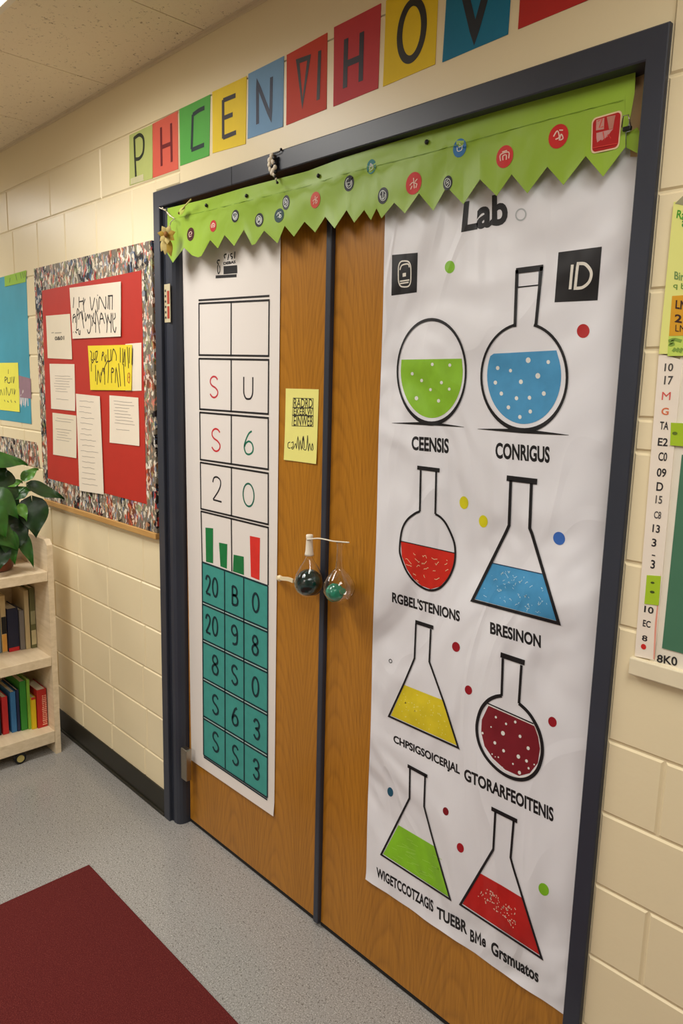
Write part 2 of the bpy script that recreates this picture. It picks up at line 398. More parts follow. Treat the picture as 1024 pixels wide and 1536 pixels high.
zs = [.05+.1633*i for i in range(-1, 14)]      # left of the door: courses at the photo's pitch
zs = [max(0, z) for z in zs if z < 2.13]+[2.219]
SL = .2655
for i, (z0, z1) in enumerate(zip(zs[:-1], zs[1:])):
    if z1-z0 < .01: continue
    off = -2.637 if i % 2 else -2.637+SL*.08
    course(XL, FX0, z0, z1, [off+SL*k for k in range(-12, 3)])
course(XL, -2.071, 2.219, 2.390, [-3.481, -3.028, -2.592])                # two upper courses before the smooth band
mb.add([(-2.071, 0, 2.180), (FX1, 0, 2.180), (FX1, 0, 2.390), (-2.071, 0, 2.390)], [(0,1,2,3)])
block(XL, XR, 2.391, ZC, .002, .002)
block(FX0, -2.071, 2.183, 2.219); 
zr = [0, .148, .308, .468, .626, .781, .931, 1.158, 1.281, 1.483, 1.541, 1.660, 1.760, 1.919, 2.10, 2.391]
for i, (z0, z1) in enumerate(zip(zr[:-1], zr[1:])):
    off = -.473 if i % 2 == (zr.index(.781) % 2) else -.473+.19
    course(FX1, XR, z0, z1, [off+.38*k for k in range(0, 8)])
struct(mb.make('wall_front', M['block']))
# base
bb = MB().box((XL, -.006, .0), (FX0-.001, .003, .1), .002).box((XL, -.012, 0), (FX0-.001, .0, .012), .003)
struct(bb.make('baseboard_left', M['cove']))
struct(MB().box((FX1+.001, -.006, .0), (XR, .003, .1), .002).make('baseboard_right', M['cove']))
# ceiling: lay-in tiles with shadow gaps and a wall angle
mb = MB(); TX = .572; tx0 = -3.068
mb.box((XL-.1, YB, ZC+.012), (XR+.1, .3, ZC+.1))
xs = [tx0+TX*k for k in range(-5, 11)]; ys = [0.0, -.445, -1.6, -2.75, -3.9, -4.4]
TROF = [(-2.496, -1.924), (.364, .936)]
LAMPS = [(6, 1), (2, 1), (10, 1), (8, 3)]      # (column index, row index) of the troffers; the chalkboard-side troffer is added to brighten the poster top
for i in range(len(xs)-1):
    for j in range(len(ys)-1):
        if (i+0, j) in [(a+0, b) for a, b in LAMPS]: continue
        a, b = max(xs[i], XL), min(xs[i+1], XR)
        if b-a < .05: continue
        mb.box((a+.0015, ys[j+1]+.0015, ZC), (b-.0015, ys[j]-.0015, ZC+.013), .0012)
struct(mb.make('ceiling', M['ceil']))
struct(MB().box((XL, -.011, ZC-.002), (XR, 0, ZC-.0002), .0006).box((XL, -.0022, ZC-.011), (XR, 0, ZC-.0015), .0006).make('trim_3', M['grid']))
for n_, (i, j) in enumerate(LAMPS):
    x0, x1, y1, y0 = xs[i], xs[i+1], ys[j], ys[j+1]
    t = empty('ceiling_light', ((x0+x1)/2, (y0+y1)/2, ZC))
    tag(t, ['recessed ceiling light whose corner shows at the top left of the photo', 'recessed ceiling light beyond the left edge of the photo', 'added recessed ceiling light outside the view, nearest the green chalkboard', 'recessed ceiling light farthest from the doors'][n_], 'light', 'recessed ceiling lights')
    f = MB(); e = .018
    for q in (((x0, y0), (x1, y0+e)), ((x0, y1-e), (x1, y1)), ((x0, y0+e), (x0+e, y1-e)), ((x1-e, y0+e), (x1, y1-e))):
        f.box((q[0][0]+.0005, q[0][1]+.0005, ZC-.004), (q[1][0]-.0005, q[1][1]-.0005, ZC+.011), .001)
    f.make('light_frame', M['white'], t)
    MB().box((x0+e, y0+e, ZC+.003), (x1-e, y1-e, ZC+.009)).make('diffuser', M['lamp'], t)

# ------------------------------------------------------------------ door frame, leaves, middle strip
def sweep(A, prof, x0, x1, z1):
    """frame profile (a inward, y) mitred around left jamb, head and right jamb; A = (left, head, right) face widths"""
    V = []; F = []
    for a, y in prof:
        l, h, r = (a*k for k in A); V += [(x0+l, y, 0), (x0+l, y, z1-h), (x1-r, y, z1-h), (x1-r, y, 0)]
    for i in range(len(prof)-1):
        for j in range(3): F.append((4*i+j, 4*i+j+1, 4*i+j+5, 4*i+j+4))
    return V, F
fm = MB()
FY = -.010
fm.add(*sweep((.038, .050, .036), [(0, .004), (0, FY+.002), (.05, FY), (.95, FY), (1, FY+.002), (1, .096)], FX0, FX1, FZ))
frame = struct(fm.make('trim_1', M['frame']))
# rounded rabbet post inside the left jamb
jp = MB(); prof = [(-2.1812, .0965), (-2.1812, .006), (-2.1795, .003), (-2.176, .003), (-2.1745, .007), (-2.172, .004), (-2.166, .001), (-2.150, .002), (-2.140, .008), (-2.134, .018), (-2.1315, .03), (-2.1315, .0965)]
JV = [(x_, y_, z_) for x_, y_ in prof for z_ in (0, FZ-.05)]
jp.add(JV, [(2*i, 2*i+1, 2*i+3, 2*i+2) for i in range(len(prof)-1)]+[tuple(range(0, 2*len(prof), 2))])
jp.make('jamb_post', M['frame'], frame)
MB().box((-1.7905, FY-.0006, FZ-.0495), (-1.789, FY+.001, FZ-.001)).make('seam', M['dark'], frame)
DY = .045
def leaf(name, x0, x1, mat):
    return struct(MB().box((x0, DY, .014), (x1, .095, 2.125), .0015).make(name, mat, None, ((x0+x1)/2, DY, 0)))
d1 = leaf('door_1', -2.1290, -1.4415, M['oak1']); d2 = leaf('door_2', -1.4205, -.625, M['oak2'])
a_ = MB().box((-1.4410, .032, .011), (-1.4210, .094, 2.124), .003); struct(a_.make('trim_2', M['frame'], None, (-1.431, .03, 0)))
# hinge on the left jamb
hz0, hz1 = onY(277, 1171, .0).z, onY(277, 1125, .0).z
hx0, hx1 = onY(271.5, 1150, .0).x, onY(279.5, 1150, .0).x
hb = MB().box((hx0, -.001, hz0), (hx1, .02, hz1), .0025).make('hinge', M['steel'], d1); hb['label'] = 'worn steel hinge'
for k in (.2, .5, .8): MB().ball(((hx0+hx1)/2, -.001, hz0+(hz1-hz0)*k), .003, (1,.4,1), 10, 6).make('screw', M['steel'], hb, smooth=True)
for d_, x0_, x1_ in ((d1, -2.1285, -1.4425), (d2, -1.4200, -.626)): MB().box((x0_, DY+.0005, .003), (x1_, .09, .0135)).make('gap_shade', M['dark'], d_)  # dark strip stands in for the shade in the gap under each door
# ------------------------------------------------------------------ mat
a, b, c = onZ(130, 1303), onZ(0, 1358), onZ(365, 1536)
mx0, my0 = -2.135, -.339
mt = MB().box((mx0, my0-1.9, .0005), (mx0+3.0, my0, .008), .003).make('floor_mat', M['mat'], None, (mx0+1.5, my0-.95, .0005))
tag(mt, 'maroon carpet mat lying on the speckled floor in front of the doors', 'mat')

# ------------------------------------------------------------------ right poster (flasks)
PY = .0425
BLK = (26,24,26)
def poster(name, label, outline_tl, Y, mat, disp, cols=24, rows=100):
    tl, tr, br, bl = [Vector(q) for q in outline_tl]
    Wc = [onY(q.x, q.y, Y) for q in (tl, tr, br, bl)]; loc = ((Wc[2].x+Wc[3].x)/2, Y, (Wc[2].z+Wc[3].z)/2)
    r = empty(name, loc); tag(r, label, 'poster')
    V = []; F = []
    for j in range(rows+1):
        for i in range(cols+1):
            u, v = i/cols, j/rows
            w = Wc[0].lerp(Wc[1], u).lerp(Wc[3].lerp(Wc[2], u), v); V.append((w.x, Y-disp(u, v), w.z))
    k = len(V); V += [(v[0], v[1]+.0005, v[2]) for v in V]
    for j in range(rows):
        for i in range(cols):
            a = j*(cols+1)+i; F.append((a, a+cols+1, a+cols+2, a+1)); F.append((k+a, k+a+1, k+a+cols+2, k+a+cols+1))
    ring = [i for i in range(cols)]+[cols+j*(cols+1) for j in range(rows)]+[rows*(cols+1)+i for i in range(cols, 0, -1)]+[j*(cols+1) for j in range(rows, 0, -1)]
    kk = len(V); V += [V[i] for i in ring]+[V[k+i] for i in ring]; rn = len(ring)
    for i in range(rn): j = (i+1) % rn; F.append((kk+i, kk+j, kk+rn+j, kk+rn+i))
    mk('poster_sheet', V, F, mat, r, smooth=True)
    return Sheet(Y, r)
def dR(u, v):
    e = max(0, (v-.988)/.012); s_ = max(0, (.02-u)/.02)
    return .0016*e*(1+math.sin(u*17+1)+.5*math.sin(u*41))+.0012*s_*s_*(1+math.sin(v*23))
R = poster('lab_flask_poster', 'large white chemistry poster of coloured flasks filling the right door leaf', ((581,236),(966,110),(860.5,1532),(549,1318)), PY, M['vinyl'], dR)
def I(rgb): return ink(rgb, 'vinyl')
K0 = I(BLK)
def dot(x_, y_, rx, ry, rgb, lab, nm='printed_dot'):
    o = R.fill(nm, R.ell(x_, y_, rx, ry), I(rgb)); o['label'] = lab; return o
R.text('heading', 'Lab', ((691.5,349),(762,336),(760,288),(696,303)), K0, .036)
R.strokes('printed_ring', [{'p': R.ell(781,322,7.5,8.5), 'closed': True}], .003, I((176,180,182)))
# black badge and ID badge
q = R.fill('badge_print', [(588,382.5),(626.5,379),(625,438.5),(587,443.5)], K0)
cap = [(607+9.5*math.copysign(abs(math.cos(t))**.6, math.cos(t)), 411+19.5*math.copysign(abs(math.sin(t))**.6, math.sin(t))) for t in [2*math.pi*i/28 for i in range(28)]]
W0 = I((224,218,206))
R.strokes('badge_mark', [{'p': cap, 'closed': True}, catmull([(600,405),(603,398),(612,396),(614,401)], False, 4), [(600,422),(614,420)], [(600,425.5),(613,423.5)]], .0032, W0, 2, q)
R.fill('badge_square', [(604,410),(609,409),(609,414.5),(604,415.5)], W0, 2, q)
q = R.fill('badge_print', [(837.5,378.5),(902.5,370),(896,450.5),(831.5,453.5)], K0)
R.strokes('badge_lettering', [[(858.5,397),(855,434)], {'p': catmull([(867,395.5),(878,396.5),(886.5,408),(884,422),(874,431),(862.5,432.5)], False, 6)+[Vector((864.5,414)), Vector((866,401))], 'closed': True}], .0058, W0, 2, q)
for d in ((674.5,400.5,7.5,9.5,(128,186,40),'green dot above the green round flask'), (874.5,496.5,9.5,10.5,(172,28,28),'red dot under the square badge'),
          (695.7,754,6.6,9.6,(214,206,28),'upper yellow dot'), (724.7,782,6.6,9.2,(214,206,28),'lower yellow dot'), (838.4,807.6,9,9.8,(58,104,182),'blue dot right of the blue conical flask'),
          (683.8,970.3,5.9,7.4,(150,22,34),'red dot right of the yellow flask neck'), (702.5,1035,5.5,6.8,(150,22,34),'red dot left of the maroon flask'), (828.4,1082.8,6.4,7.6,(150,22,34),'red dot right of the maroon flask'),
          (585.3,1187.8,4.4,6.8,(26,84,110),'dark blue dot left of the green conical flask'), (668.4,1216.9,4.4,6,(120,16,26),'dark red dot right of the green flask neck'), (690.3,1271.6,5.3,7,(160,24,34),'red dot above the red conical flask'), (815.3,1334,7.8,9.2,(126,186,36),'green dot right of the red conical flask')):
    dot(*d)
R.strokes('printed_ring', [{'p': R.ell(585.6,991.5,2.2,2.6,12), 'closed': True}], .0022, I((70,70,72)))
def rnd_flecks(poly, n, size, rng, dash=False, band=None):
    """small marks scattered inside a polygon (picture coordinates)"""
    def inside(x_, y_):
        c_ = False; k = len(poly)
        for i in range(k):
            (x1_, y1_), (x2_, y2_) = poly[i], poly[i-1]
            if (y1_ > y_) != (y2_ > y_) and x_ < (x2_-x1_)*(y_-y1_)/(y2_-y1_)+x1_: c_ = not c_
        return c_
    xs_ = [p_[0] for p_ in poly]; ys_ = [p_[1] for p_ in poly]; out = []; t = 0
    while len(out) < n and t < 9000:
        t += 1; x_ = rng.uniform(min(xs_), max(xs_)); y_ = rng.uniform(min(ys_), max(ys_))
        if not all(inside(x_+dx, y_+dy) for dx, dy in ((5,0),(-5,0),(0,5),(0,-5))): continue
        out.append((x_, y_))
    return out
def flask(name_lab, outlines, w, liquid, rgb, bubbles=None, extra=None):
    """outlines: polylines in picture coordinates; liquid polygon; bubbles (x,y,r)"""
    outlines = [dict(l, w=[q*1.25 for q in l['w']] if isinstance(l['w'], list) else l['w']*1.25) if isinstance(l, dict) else l for l in outlines]
    f = R.strokes('printed_flask', outlines, w*1.3, K0, 3); f['label'] = name_lab
    if liquid: R.fill('liquid', [tuple(p_[:2]) for p_ in liquid], I(rgb), 1, f)
    if bubbles:
        [R.fill('bubble', R.ell(a, b, r*.85, r, 12), I((222,222,214)), 2, f) for a, b, r in bubbles]
    if extra: extra(f)
    return f
def arc(cx, cyy, rx, ry, a0, a1, n=28): return [(cx+rx*math.cos(math.radians(a0+(a1-a0)*i/n)), cyy+ry*math.sin(math.radians(a0+(a1-a0)*i/n))) for i in range(n+1)]
Zx = lambda P, s_, ox, oy: [(ox+a/s_, oy+b/s_) for a, b in P]
def shadow_line(f, a, m_, b, w):
    P = dense([a, m_, b], False, 6); k = len(P); ws = [max(.0006, w*(1-abs(2*i/(k-1)-1))**.8) for i in range(k)]
    R.strokes('ground_line', [{'p': P, 'w': ws}], w, K0, 2, f)
# 1 green round flask
el = arc(647.6, 557.3, 51.2, 78, 0, 360, 60)[:-1]
ws = [.0042+.0035*max(0, math.sin(math.radians(6*i)))**3+.0012*max(0, -math.sin(math.radians(6*i)))**3 for i in range(60)]
lq = [(602,539.5),(692.5,538)]+[p_ for p_ in arc(647.5,556,46.5,71,0,180,30) if p_[1] > 545]
f = flask('green filled round flask print without a neck', [{'p': el, 'closed': True, 'w': ws}], .005, lq, (134,184,44), [(570+a/2.56, 270+b/2.56, r) for a, b, r in ((201,708,2.6),(268,711,2.6),(124,744,2.6),(160,770,2.6),(236,778,2.6),(194,805,2.4),(266,803,2.4),(140,838,3.2),(225,848,2.8))])
shadow_line(f, (588,634.5), (648,635.5), (696,640.5), .008)
# 2 blue round flask with neck
bl_ = arc(786.4, 565.5, 64.2, 80, -77, 256, 60)
ws = [.0045+.003*max(0, math.sin(math.radians(-77+333*i/60)))**3 for i in range(61)]
lq = [(740.5,530.5),(834.5,525.5)]+[p_ for p_ in arc(786,563.5,55.5,72.5,-30,210,40) if p_[1] > 533]
def blue_x(f):
    R.strokes('neck_gauge', [[(777.5,409),(777,430.5),(807.5,427.5),(808.5,406)]], .0016, I((90,96,104)), 2, f)
    R.strokes('neck_gauge', [[(776.5,431),(808,427.5)]], .0022, K0, 2, f)
    shadow_line(f, (716.5,643.3), (783,646.5), (853,652.6), .009)
f = flask('blue filled round flask print with a tall neck', [{'p': bl_, 'w': ws}, dense([(772.5,490.5),(775.5,405)]), dense([(804,487),(812.5,400)]), {'p': [(774,406.6),(814.8,401.4)], 'w': [.009,.009]}], .0055, lq, (74,146,190),
    [(570+a/2.56, 270+b/2.56, r/2.56) for a, b, r in ((569,692,11),(646,699,8),(452,722,8),(501,732,7),(606,752,11),(443,778,8),(541,775,9),(466,820,8),(524,838,8),(574,836,8),(629,820,9),(493,873,8),(577,889,8),(537,910,8))], blue_x)
# 3 red round flask
z2 = lambda P: Zx(P, 3.103, 570, 680)
body = catmull(z2([(186,270),(160,282),(125,312),(102,360),(92,440),(97,480),(120,540),(150,585),(190,620),(235,637),(280,625),(320,580),(345,520),(351,460),(343,405),(312,335),(285,300),(258,282)]), False, 6)
lq = z2([(97,409),(150,421),(250,444),(347,465),(343,520),(318,577),(279,620),(235,632),(192,616),(153,582),(124,537),(101,478)])
def red_x(f):
    rng = random.Random(3); L = []
    for r_ in range(5):
        for c_ in range(5):
            x_ = 606+c_*15+rng.uniform(-4,4); y_ = 826+r_*10.5+c_*3+rng.uniform(-2.5,2.5)
            if not (605 < x_ < 676 and (x_-641)**2/36**2+(y_-826)**2/52**2 < 1 and y_ < 872): continue
            P = [(x_, y_)]
            for _ in range(rng.randint(2,5)): P.append((P[-1][0]+rng.uniform(.6,2.6), P[-1][1]+rng.uniform(-2.4,2.8)))
            L.append(P)
    R.strokes('chalk_pattern', L, .0014, I((236,190,150)), 2, f)
    R.strokes('surface_line', [z2([(97,408),(347,464)])], .0022, K0, 2, f)
f = flask('red filled round flask print', [body, dense(z2([(190,78),(186,270)])), dense(z2([(262,85),(258,282)])), {'p': z2([(174,66),(278,79)]), 'w': [.0075,.0075]}], .0042, lq, (200,40,26), None, red_x)
# 4 blue conical flask
cone = dense(z2([(609,125),(601,335),(588,365),(430,684),(832,791),(708,375),(697,348),(705,140)]), False, 8)
lq = z2([(515,511),(757,563),(824,780),(442,678)])
def bc_x(f):
    rng = random.Random(5); P = [tuple(p_) for p_ in lq]; L = []
    for x_, y_ in rnd_flecks(P, 60, 1, rng):
        k = rng.random(); Q = [(x_, y_)]
        for _ in range(rng.randint(1,4)): Q.append((Q[-1][0]+rng.uniform(-1.5,2.6), Q[-1][1]+rng.uniform(-2.2,2.6)))
        L.append(Q)
    R.strokes('chalk_pattern', L, .0011, I((178,212,226)), 2, f)
    R.strokes('surface_line', [z2([(517,509),(755,561)])], .0020, I((40,60,90)), 2, f)
f = flask('blue filled conical flask print', [cone, {'p': z2([(590,115),(732,132)]), 'w': [.0095,.0095]}], .0056, lq, (70,144,190), None, bc_x)
# 5 yellow conical flask
z3 = lambda P: Zx(P, 3.2, 560, 920)
cone = dense(z3([(205,50),(198,215),(186,245),(150,330),(75,493),(408,645),(340,430),(280,262),(269,232),(276,75)]), False, 8)
lq = z3([(148,343),(240,380),(330,415),(400,634),(84,490)])
def y_x(f):
    rng = random.Random(8); P = [tuple(p_) for p_ in lq]
    R.fills('speck_pattern', [R.ell(a, b, rng.uniform(.5,1.1), rng.uniform(.6,1.3), 8) for a, b in rnd_flecks(P, 60, 1, rng)], I((226,216,110)), 2, f)
f = flask('yellow filled conical flask print', [cone, {'p': z3([(202,40),(288,68)]), 'w': [.0078,.0078]}], .0040, lq, (216,196,40), None, y_x)
# 6 maroon round flask
body = catmull(z3([(616,395),(585,400),(548,420),(515,465),(497,540),(507,620),(545,695),(610,760),(680,794),(740,792),(785,755),(808,690),(810,630),(795,565),(765,505),(735,465),(699,432)]), False, 6)
lq = z3([(552,443),(660,489),(772,541),(790,592),(799,650),(789,718),(750,767),(698,780),(632,750),(573,696),(533,637),(517,570),(520,510)])
def m_x(f):
    R.strokes('surface_line', [z3([(548,431),(768,529)])], .0030, K0, 2, f)
    R.strokes('inner_line', [catmull(z3([(776,545),(793,592),(803,650),(793,720),(752,773),(698,786),(630,757),(569,700)]), False, 5), z3([(550,440),(768,536)])], .0016, I((226,216,206)), 2, f)
f = flask('maroon filled round flask print', [{'p': body, 'w': .0064}, dense(z3([(622,215),(616,395)])), dense(z3([(711,248),(699,432)])), {'p': z3([(611,198),(727,237)]), 'w': [.0095,.0095]}], .0048, lq, (120,28,38),
    [(560+a/3.2, 920+b/3.2, r/3.2) for a, b, r in ((588,498,6),(637,530,6),(681,521,7),(622,575,11),(704,590,8),(583,621,8),(743,647,9),(625,659,8),(696,687,10),(735,708,8),(670,722,5),(701,764,9),(745,743,6),(524,574,6),(565,545,4),(570,675,4),(600,690,4),(772,725,4),(585,688,3),(620,738,2.5))], m_x)
# 7 green conical flask
z4 = lambda P: Zx(P, 3.2, 540, 1130)
cone = dense(z4([(240,70),(238,215),(102,485),(433,700),(345,395),(308,255),(313,105)]), False, 8)
lq = z4([(184,344),(358,447),(427,690),(111,483)])
def g_x(f):
    rng = random.Random(12); L = []
    for x_, y_ in rnd_flecks([tuple(p_) for p_ in lq], 26, 1, rng): L.append([(x_, y_), (x_+rng.uniform(6,14), y_+rng.uniform(3,7))])
    L = [l for l in L if l[1][0] < 664]
    R.strokes('brush_pattern', L, .0012, I((160,204,84)), 2, f)
f = flask('lime green filled conical flask print', [cone, {'p': z4([(229,59),(324,110)]), 'w': [.0075,.0075]}], .0042, lq, (132,190,40), None, g_x)
# 8 red conical flask
cone = dense(z4([(650,280),(640,460),(482,725),(872,983),(800,755),(735,545),(723,500),(738,322)]), False, 8)
lq = z4([(572,573),(680,634),(782,696),(865,970),(492,722)])
def r_x(f):
    rng = random.Random(21); P = z4([(560,650),(625,630),(690,690),(770,740),(760,860),(730,850),(640,760),(540,690)])
    R.fills('speck_pattern', [R.ell(a, b, rng.uniform(.5,.95), rng.uniform(.6,1.5), 8) for a, b in rnd_flecks(P, 95, 1, rng)], I((226,190,170)), 2, f)
f = flask('red filled conical flask print', [cone, {'p': z4([(631,264),(755,325)]), 'w': [.0080,.0080]}], .0044, lq, (184,32,28), None, r_x)
# captions
def cap_(s_, l, r, bold=.034):
    (xl, yt, yb), (xr, yt2, yb2) = l, r; yt -= 1; yt2 -= 1.2; yb += .6; yb2 += .8
    R.text('caption', s_, ((xl, yb), (xr, yb2), (xr, yt2), (xl, yt)), K0, bold)
cap_('CEENSIS', (617.3,655,674.5), (673,659,679.5)); cap_('CONRIGUS', (743,664.5,687), (824.3,671,694))
cap_("RGBEL'STENIONS", (588,888.5,902.5), (689.5,917,932)); cap_('BRESINON', (735,933.5,950), (811,954,971.5))
cap_('CHPSIGSOICERJAL', (590,1103,1116), (689.5,1149,1165)); cap_('GTORARFEOITENIS', (696,1153,1169.5), (830,1213,1232.5))
cap_('WIGETCCOTZAGIS', (564.5,1301,1314), (649.8,1352,1368)); cap_('TUEBR', (655,1360.5,1376), (700.5,1384,1401.5)); cap_('B', (705,1394.5,1411), (711.5,1397.5,1414), .034)
R.strokes('caption', [[(713.3,1414.8),(713.6,1398.5),(716.8,1409.5),(720.2,1401),(720.6,1418)]], .0052, K0, 1)
cap_('e', (722.5,1407.5,1418.5), (728.5,1409.5,1421), .034); cap_('Grsmuatos', (736.5,1411.5,1430), (807.5,1456,1474))

# ------------------------------------------------------------------ left poster (number chart)
Lp = poster('number_chart_poster', 'tall narrow white poster with number grids hanging on the left door leaf', ((273.5,372),(421,330),(411,1224),(287,1140)), PY, M['poster'], lambda u, v: .003*max(0, (v-.975)/.025)*(.4+.8*u), 14, 80)
Ip = lambda rgb: ink(rgb, 'paper')
KP = Ip((30,28,30))
zi = lambda P: Zx(P, 17.07, 310, 370)
hd = Lp.fill('heading_bar', zi([(432,500),(780,472),(785,680),(432,710)]), KP)
Lp.strokes('heading_marks', [zi([(230,775),(765,742)])], .0085, KP, 1)
Lp.strokes('heading_marks', [catmull(zi([(340,352),(290,350),(268,400),(300,450),(280,520),(285,640),(305,690),(335,640),(342,560),(330,480)]), False, 4), catmull(zi([(510,190),(460,205),(448,240),(470,300)]), False, 4), zi([(568,190),(540,345)]), catmull(zi([(655,180),(612,195),(620,240),(660,270),(632,320)]), False, 4), zi([(722,125),(712,305)])], .0042, KP, 1)
Lp.text('heading_lettering', 'DEBAS', (zi([(430,470)])[0], zi([(740,425)])[0], zi([(740,350)])[0], zi([(430,395)])[0]), KP, .05)
def gl(lines, w=.0056, mat=None, nm='grid_lines', layer=2): return Lp.strokes(nm, [dense(l, False, 14) for l in lines], w, mat or KP, layer)
gl([[(298,450.5),(404,443.8)], [(298.5,455.3),(403.7,450.3),(403,534),(298.7,532.5),(298.5,454.5)], [(346.8,452.5),(346.5,533)],
    [(298.6,538),(403,539.8),(402.4,621),(299.8,613.6),(298.6,537.3)], [(346.8,539),(346.8,617)],
    [(299.6,618.6),(402.4,627),(402.4,704),(300.6,689.2),(299.8,618)], [(347,622.5),(347,696)],
    [(300.5,693.6),(402.4,710),(402.4,786.6),(301.5,763),(300.6,693)], [(347.2,701),(347.2,774)],
    [(301.5,766.8),(402.4,791.3),(402.2,878)], [(301.6,766),(303.4,843)], [(347,778),(347.8,857)]])
for ch, cx, cyy, w, h, rgb, lab in (('S',321,580.5,13.5,31,(190,50,60),'dark red letter'), ('U',372.3,582,15,33,(40,36,40),None), ('S',324,660,14.5,33,(196,40,48),'dark red letter'), ('6',373,663.5,15.5,36,(24,110,84),'green number'), ('2',325.5,733.6,15,36,(36,34,36),None), ('0',372.8,742.5,17,34,(24,100,80),'green number')):
    o = Lp.strokes('chart_character', glyph_lines(ch, boxq(cx, cyy, w, h)), .0056, Ip(rgb), 1)
    if lab: o['label'] = lab
z6 = lambda P: Zx(P, 3.2, 280, 760)
for P, rgb, lab in (([(90,100),(127,104),(127,272),(93,264)], (20,116,60), 'green bar'), ([(155,172),(195,180),(193,298),(162,286)], (20,116,60), 'green bar'), ([(225,230),(274,240),(275,328),(222,311)], (24,112,58), 'green bar'), ([(303,140),(352,150),(349,353),(308,336)], (212,48,40), 'red bar')):
    o = Lp.fill('bar_print', z6(P), Ip(rgb)); o['label'] = lab
TEAL = (62,148,138)
tt = Lp.fill('teal_grid', [(303.4,843.3),(402,879.3),(401.3,1195.5),(305.6,1131.7)], Ip(TEAL), 1); tt['label'] = 'teal grid of numbers'
KT = Ip((14,44,52))
SEP = [(902,944),(958.4,1005),(1016,1069),(1073.4,1132)]
def lx(y_, xl=303.4): return xl
lines = [[(303.4,842.8),(402,878.8)], [(303.4,842.8),(305.6,1132)], [(402,878.8),(401.2,1196)], [(305.6,1132.2),(401.2,1196.5)], [(337,856.5),(338,1153)], [(365.8,866.5),(366.5,1172.5)], [(306,1135.2),(401,1199.5)]]
for a, b in SEP:
    t = (a-842.8)/289; lines += [[(303.4+2.2*t, a),(401.8, b)], [(303.4+2.2*t, a+3.9),(401.8, b+4.3)]]
Lp.strokes('teal_grid_lines', [dense(l, False, 14) for l in lines], .0056, KT, 3, tt)
Lp.strokes('teal_grid_gaps', [dense([(304, a+1.9),(401.6, b+2.1)], False, 14) for a, b in SEP], .0046, Ip((170,196,190)), 2, tt)
for s_, cx, cyy in (('20',317.5,880.5),('B',352.5,894),('0',383.8,904),('20',317.5,939),('9',352,952.5),('8',383,968),('8',323,997.5),('S',352.2,1012.5),('0',383.4,1030),('S',323.4,1057),('6',352.8,1074),('3',385,1094),('S',323.8,1113),('S',353.4,1133),('3',384.4,1154)):
    L_ = []
    if len(s_) == 2:
        for k, ch in enumerate(s_): L_ += glyph_lines(ch, boxq(cx-5+10.4*k, cyy-3+6*k*.6, 7.6, 27))
    else: L_ = glyph_lines(s_, boxq(cx, cyy, 9.6, 27.5))
    Lp.strokes('teal_grid_number', L_, .0082, KT, 3, tt)

# ------------------------------------------------------------------ sticky note on the left door
SN = paper('sticky_note', 'pale yellow note taped on bare wood of the left door leaf', 'note', ((428.6,582.7),(478,584),(475,696),(426.7,689.6)), DY-.001, plain('yellow_note_paper', (242,222,128), .6, .3), curl=(0,.0,.004,.006), wave=.001)
z7 = lambda P: Zx(P, 4.267, 400, 560)
for k, (s_, y0, y1) in enumerate((('RADRD', 160, 218), ('EKEBLW', 222, 266), ('EINWEB', 272, 336))):
    SN.text('note_lettering', s_, z7([(172, y1-2), (292, y1+2), (294, y0+4), (174, y0)]), ink((50,46,36)), .004)
    SN.strokes('note_frame', [{'p': z7([(166-k*2, y1), (296, y1+4), (298, y0+2), (170-k*2, y0-2)]), 'closed': True}], .0016, ink((50,46,36)), 1)
SN.strokes('note_scribble', [catmull(z7([(150,440),(137,447),(137,475),(152,478)]), False, 4), catmull(z7([(158,445),(170,440),(168,470),(158,475),(166,485),(180,462)]), False, 4), catmull(z7([(180,460),(186,450),(190,480),(200,405),(206,490),(214,430),(222,488),(232,405),(240,480),(236,405),(228,470),(250,490),(258,440),(262,400),(266,495),(274,450),(284,490),(292,450),(297,480),(290,495)]), False, 4)], .0022, ink((50,46,36)), 1)

# ------------------------------------------------------------------ letter cards above the door
CARDS = [ # quad tl,tr,br,bl, colour, letter, letter quad centre/size, ink, label
 (((194,203),(228.5,186.5),(229,267.5),(194.5,278.5)), (176,184,110), 'P', (208.5,234,17,62), (42,50,40), 'pale olive letter card P, leftmost above the doors'),
 (((228.8,186),(266.5,166.5),(267.5,253.5),(229.5,267)), (206,92,74), 'H', (249.5,217,18,58), (110,30,36), 'salmon letter card H above the frame corner'),
 (((269,164),(315.5,141.5),(314,233.5),(270.5,249)), (84,162,70), 'C', (296,194,22,58), (30,50,50), 'bright green letter card C'),
 (((318.5,138),(370,114),(368.5,216),(319,230)), (226,196,44), 'E', (343.5,175,22,58), (40,36,42), 'golden yellow letter card E'),
 (((372.5,111),(426,84),(424.5,190),(371.5,208.5)), (112,152,188), 'N', (396.5,151,24,62), (30,40,66), 'light blue letter card N'),
 (((430,82.5),(491,49),(489.5,163.5),(429.5,188)), (192,58,36), '', None, (40,34,34), 'orange red letter card with a triangle and stroke'),
 (((501,41),(571.5,5),(567,132.5),(500,160)), (186,56,62), 'H', (530,90,28,74), (44,36,48), 'rose red letter card H'),
 (((579,1),(658.5,-40),(652.5,96.5),(574.5,130)), (222,190,30), 'O', (617.5,46,38,86), (38,34,26), 'deep yellow letter card O'),
 (((672,-47),(772,-98),(762,51.5),(663.5,93.5)), (20,110,142), 'V', (714,6,50,92), (30,36,44), 'teal blue letter card V'),
 (((786,-106),(895,-160),(887,-2),(777,44)), (176,40,34), '', None, (0,0,0), 'plain dark red card, rightmost above the frame'),
]
